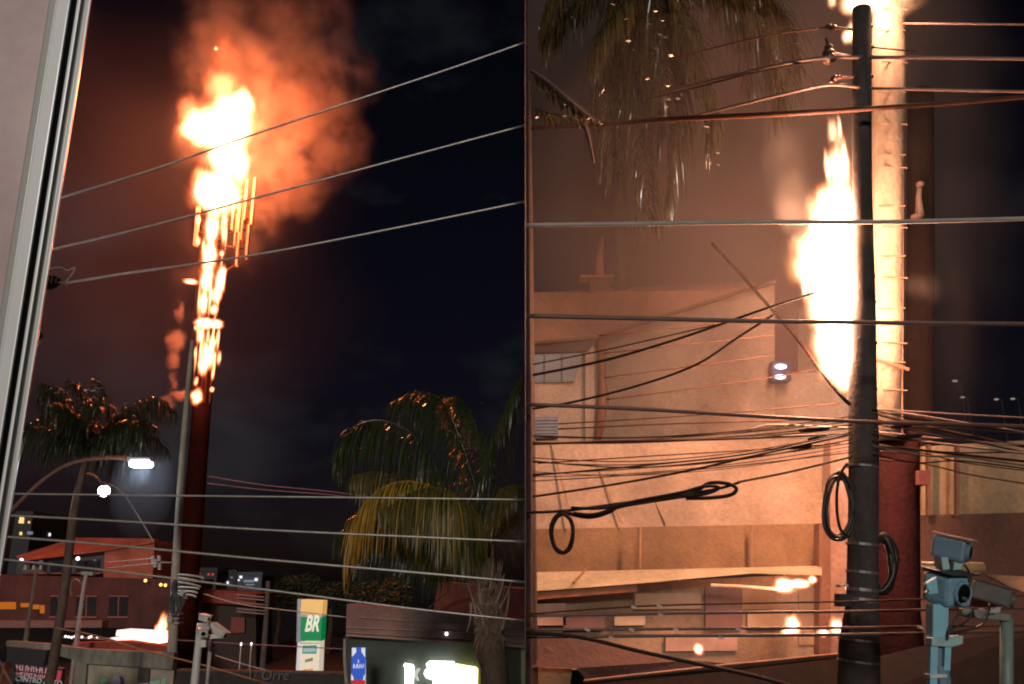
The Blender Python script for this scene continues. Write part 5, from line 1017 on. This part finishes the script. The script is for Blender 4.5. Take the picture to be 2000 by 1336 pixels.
# ---- palm hanging in from the top
KY = 16.5; pr = random.Random(23)
rp = empty('palm_tree', ground_under(1270, 0, KY), 'overhanging palm with long dark drooping fronds at upper right view', 'palm tree')
ctr = at(1262, -110, KY)
WETG = mat('wet_palm_leaf', (0.06, 0.052, 0.022), 0.2, var=0.45, scale=4, trans=0.15, spec=0.8)
STEM = mat('dark_palm_stem', (0.05, 0.028, 0.022), 0.5)
gnd = ground_under(1262, -110, KY)
MB().tube([gnd + Vector((0.1, 7.4, 0)), gnd + Vector((0, 7.2, ctr.z * 0.6)), gnd + Vector((0, 5.0, ctr.z * 0.88)), ctr], [0.24, 0.2, 0.16, 0.13], 12).build('trunk', mat('dark_palm_trunk', (0.05, 0.04, 0.025), 0.9), rp, smooth=True)
for pts, ll, rr_ in (
    ([(1262, -110, KY), (1310, -10, KY), (1345, 70, KY - .2), (1375, 140, KY - .3), (1390, 210, KY - .3), (1384, 262, KY - .3)], 1.25, 0.055),
    ([(1262, -110, KY), (1290, 10, KY + .5), (1300, 110, KY + .8), (1290, 200, KY + 1)], 1.7, 0.03),
    ([(1262, -110, KY), (1180, -40, KY), (1110, 20, KY + .2), (1060, 90, KY + .3)], 0.9, 0.03),
    ([(1262, -110, KY), (1230, -20, KY - .3), (1190, 40, KY - .5), (1150, 110, KY - .5)], 1.0, 0.03),
    ([(1262, -110, KY), (1400, -70, KY + .5), (1480, -30, KY + .8), (1540, 60, KY + 1), (1548, 120, KY + 1)], 1.25, 0.03),
    ([(1262, -110, KY), (1380, -60, KY), (1440, -20, KY), (1490, 60, KY), (1510, 140, KY)], 1.2, 0.03),
    ([(1262, -110, KY), (1250, 0, KY + .6), (1262, 120, KY + 1.2), (1300, 240, KY + 1.6)], 1.8, 0.03),
    ([(1262, -110, KY), (1330, 0, KY + .4), (1345, 120, KY + .9), (1322, 260, KY + 1.2), (1302, 390, KY + 1.3)], 1.5, 0.03),
    ([(1262, -110, KY), (1215, 30, KY + .8), (1236, 180, KY + 1.5), (1258, 320, KY + 1.8), (1268, 430, KY + 1.9)], 1.4, 0.03),
    ([(1262, -110, KY), (1200, 0, KY + .5), (1180, 100, KY + 1), (1188, 220, KY + 1.2), (1200, 330, KY + 1.3)], 1.4, 0.03),
    ([(1262, -110, KY), (1420, -60, KY + .3), (1500, 10, KY + .6), (1522, 120, KY + .8), (1518, 210, KY + .8)], 1.4, 0.03),
    ([(1262, -110, KY), (1360, -80, KY + .8), (1430, -30, KY + 1.2), (1462, 60, KY + 1.4), (1470, 160, KY + 1.4)], 1.3, 0.03),
    ([(1262, -110, KY), (1150, -70, KY), (1085, -20, KY), (1055, 50, KY)], 1.1, 0.03)):
    frond(rp, [at(*p) for p in pts], ll * 1.1, WETG, pr, w=0.036, n=150, rr=rr_ * 1.5, droop=1.9, start=0.15)
p5 = empty('palm_tree', ground_under(1040, 120, 13), 'dark palm frond tips reaching in at the left edge of the right view', 'palm tree')
MB().tube(px_line([(E + 3, 133, 13), (1070, 160, 13), (1110, 195, 13), (1150, 228, 13), (1172, 240, 13)]), [0.03, 0.06, 0.09, 0.06, 0.02], 8).build('stem', STEM, p5, smooth=True)
MB().tube(px_line([(1135, 228, 13), (1148, 262, 13), (1160, 318, 13)]), [0.06, 0.015], 7).build('stem', STEM, p5, smooth=True)
for pts, ll in (([(E + 16, 150, 13), (1080, 180, 13), (1120, 210, 13), (1165, 238, 13)], 0.28), ([(E + 16, 210, 12.8), (1080, 225, 12.8), (1140, 232, 12.8)], 0.22)):
    frond(p5, [at(*p) for p in pts], ll, WETG, pr, w=0.05, n=26, rr=0.02, droop=0.8, start=0.0)
MB().tube([at(E + 4, 133, 13), at(E + 6, 500, 13), ground_under(E + 8, 500, 13)], [0.03, 0.06, 0.1], 8).build('trunk', STEM, p5)

# ---- the tall flame and the small ones
FYR = RY + 0.35
ff = empty('pole_fire', at(1640, 760, FYR), 'tall white hot flame licking up beside the black pole', 'fire')
fo2 = at(1630, 520, FYR)
fb = px_blobs([(1630, 265, 15, 66, 0.6), (1636, 340, 32, 85, 0.9), (1632, 425, 72, 96, 1.0), (1620, 508, 98, 98, 1.0), (1586, 525, 62, 66, 0.7), (1634, 600, 76, 116, 1.0), (1632, 690, 66, 88, 1.0), (1646, 752, 28, 36, 0.7), (1600, 420, 40, 46, 0.5)], FYR, fo2)
m, nt, out = vol_base('pole_flame')
acc, n = field(nt, fb, 2.1, 0.75, 4, seed=2.2, zstretch=0.4)
flame_shader(nt, out, acc, 55, (1.0, 0.30, 0.10), (1.0, 0.72, 0.42), 2.0)
domain('flame', fb, fo2, m, ff, 1.2)
fo3 = at(1680, 10, RY + 0.3)
fb3 = px_blobs([(1690, -8, 70, 34, 1.0), (1664, 58, 22, 40, 0.9), (1622, 6, 14, 20, 0.7), (1770, 4, 50, 16, 0.45), (1716, 40, 16, 70, 0.5)], RY + 0.3, fo3)
m, nt, out = vol_base('pole_top_flame')
acc, n = field(nt, fb3, 1.6, 0.5, 3, seed=4.4)
flame_shader(nt, out, acc, 40, (1.0, 0.30, 0.10), (1.0, 0.72, 0.42), 2.0)
domain('flame', fb3, fo3, m, ff, 1.2)
for p in ((1588, 452, 9, 44), (1660, 395, 8, 52), (1604, 405, 10, 46), (1572, 560, 9, 36), (1616, 330, 7, 50), (1650, 300, 6, 42), (1580, 490, 8, 30), (1600, 640, 8, 50), (1662, 500, 7, 60), (1640, 250, 5, 34)):
    patch(p[0], p[1], p[2], p[3], FYR - 0.1, ff, PMW)
FW = (1.0, 0.46, 0.265)
point_light('fire_light', at(1628, 430, FYR - 0.1), 1050, FW, 0.3, ff)
point_light('fire_light', at(1626, 560, FYR - 0.1), 1150, FW, 0.35, ff)
point_light('fire_light', at(1634, 690, FYR - 0.1), 680, FW, 0.3, ff)
point_light('fire_light', at(1700, -20, RY + 0.9), 600, FW, 0.3, ff)
sf = empty('burning_debris', at(1540, 1145, 15.7), 'white flame burning on the end of a fallen pipe by the canopy', 'fire')
patch(1532, 1143, 22, 16, 15.7, sf, PMW); patch(1560, 1140, 24, 10, 15.7, sf, PMW); patch(1587, 1132, 10, 9, 15.7, sf, PMW)
point_light('fire_light', at(1545, 1140, 15.4), 40, FW, 0.1, sf)
for x, y, rx, ry, lab in ((1549, 1222, 16, 22, 'upright small flame on the lowest cable left of the pole'), (1538, 1235, 14, 8, None), (1608, 1236, 14, 8, None), (1634, 1226, 15, 20, 'small flame on the lowest cable close to the pole'), (1364, 1268, 11, 13, 'lone small white flame low left under the cables')):
    if lab: cur = empty('small_flame', at(x, y + ry, 14.8), lab, 'fire', 'small flames near the street')
    patch(x, y, rx, ry, 14.8 if y < 1260 else 15.6, cur, PMW)

# ---- smoke lit by the flame
m, nt, out = vol_base('lit_smoke')
so = at(1430, 200, 22.0)
smb = [((0, 0, 0), (8.4, 6.0, 13), 1.0)]
acc, n = field(nt, smb, 0.3, 4.0, 2, seed=3.3)
mu2 = nd(nt, 'ShaderNodeMath', operation='MULTIPLY'); nt.links.new(acc, mu2.inputs[0]); mu2.inputs[1].default_value = 0.36
pv = nd(nt, 'ShaderNodeVolumePrincipled'); pv.inputs['Color'].default_value = (0.62, 0.47, 0.43, 1)
nt.links.new(mu2.outputs[0], pv.inputs['Density']); nt.links.new(pv.outputs[0], out.inputs['Volume'])
clip = (on_edge(12, 10) + Vector((0.05, 0, 0)), na)
tag(domain('smoke_bank', smb, so, m, None, 1.1, clip), 'brown lit smoke hanging behind the pole and over the house', 'smoke', kind='stuff')
so2 = at(1560, 430, RY + 1.2)
sbl = px_blobs([(1545, 395, 60, 60, 1.0), (1580, 440, 50, 60, 0.9), (1700, 300, 70, 90, 0.6), (1530, 300, 60, 90, 0.5), (1480, 1040, 45, 90, 0.55), (1800, 560, 35, 60, 0.35), (1590, 900, 60, 80, 0.3)], RY + 1.2, so2)
m, nt, out = vol_base('puff_smoke')
acc, n = field(nt, sbl, 0.9, 1.4, 4, seed=8.1)
mu2 = nd(nt, 'ShaderNodeMath', operation='MULTIPLY'); nt.links.new(acc, mu2.inputs[0]); mu2.inputs[1].default_value = 0.42
pv = nd(nt, 'ShaderNodeVolumePrincipled'); pv.inputs['Color'].default_value = (0.5, 0.45, 0.42, 1)
nt.links.new(mu2.outputs[0], pv.inputs['Density']); nt.links.new(pv.outputs[0], out.inputs['Volume'])
tag(domain('smoke_puff', sbl, so2, m, None, 1.15), 'pale smoke puffs drifting off the tall flame', 'smoke', kind='stuff')

# ---- added leaf facets among the fronds, tilted to mirror the fire as glints
def glint_leaflets(root, spots, Y, lpos, size, seed):
    r = random.Random(seed); b = MB()
    for (x, y) in spots:
        c = at(x + r.uniform(-3, 3), y + r.uniform(-3, 3), Y + r.uniform(-0.3, 0.3)); h = ((lpos - c).normalized() + (CAM - c).normalized()).normalized()
        h = (h + Vector((r.gauss(0, 0.06), r.gauss(0, 0.06), r.gauss(0, 0.06)))).normalized()
        u = (Vector((1, 0, r.uniform(-0.5, 0.2))) - h * h.x).normalized(); w = h.cross(u); k_ = size * r.uniform(0.6, 1.3)
        b.add([c - u * k_, c - w * k_ * 0.35, c + u * k_, c + w * k_ * 0.35, c - h * 0.01], [(0, 1, 2, 3), (0, 4, 1), (1, 4, 2), (2, 4, 3), (3, 4, 0)])
    o = b.build('glint_leaflet', mat('glint_leaf', (0.09, 0.09, 0.05), 0.2, var=0.3, spec=1.0), root); o['kind'] = 'stuff'
rq = random.Random(31)
glint_leaflets(rp, [(1282, 22), (1296, 38), (1268, 45), (1230, 78), (1290, 66), (1300, 72), (1352, 137), (1262, 152), (1283, 153), (1303, 166), (1328, 182), (1306, 193), (1322, 193), (1302, 209), (1298, 230), (1238, 97), (1280, 92), (1310, 110), (1330, 52), (1403, 297), (1386, 318), (1404, 320), (1508, 32), (1555, 82), (1490, 48), (1225, 35), (1195, 8), (1378, 247)], 16.0, at(1626, 480, FYR), 0.055, 3)
glint_leaflets(p5, [(1050, 232), (1105, 227), (1148, 230), (1162, 233), (1172, 240)], 12.7, at(1626, 480, FYR), 0.04, 4)
glint_leaflets(np_, [(838, 777), (777, 785), (745, 845), (760, 840), (710, 872), (700, 885), (725, 860), (795, 802), (830, 790), (885, 805), (880, 795), (990, 730), (940, 785), (925, 822), (985, 912), (970, 947), (800, 890), (750, 925), (735, 950), (718, 846), (860, 945), (1010, 960)] + [(rq.uniform(750, 1000), rq.uniform(840, 960)) for _ in range(16)], NY - 1.2, at(440, 235, TY - 4), 0.055, 5)
glint_leaflets(fp, [(142, 748), (180, 742), (168, 755), (139, 806), (101, 828), (73, 818), (110, 825), (125, 812), (238, 884), (228, 855), (195, 852), (300, 820), (265, 812), (230, 750), (190, 770)] + [(rq.uniform(80, 290), rq.uniform(760, 900)) for _ in range(10)], QY - 1.5, at(440, 235, TY - 4), 0.075, 6)

m, nt, out = vol_base('veil_smoke')
pv = nd(nt, 'ShaderNodeVolumePrincipled'); pv.inputs['Color'].default_value = (0.6, 0.5, 0.48, 1); pv.inputs['Density'].default_value = 0.03
nt.links.new(pv.outputs[0], out.inputs['Volume'])
tag(domain('smoke_veil', [((0, 0, 0), (4.6, 1.7, 6.5), 1)], at(1420, 620, 15.0), m, None, 1.0, clip), 'thin warm smoke veil drifting before the house front', 'smoke', kind='stuff')

for nm in ('shaded_red_drum_paint', 'red_brown_shaft', 'dim_brown_mast'):      # low specular keeps the drum, sooty shaft and mast dark
    MATS[nm].node_tree.nodes['Principled BSDF'].inputs['Specular IOR Level'].default_value = 0.08
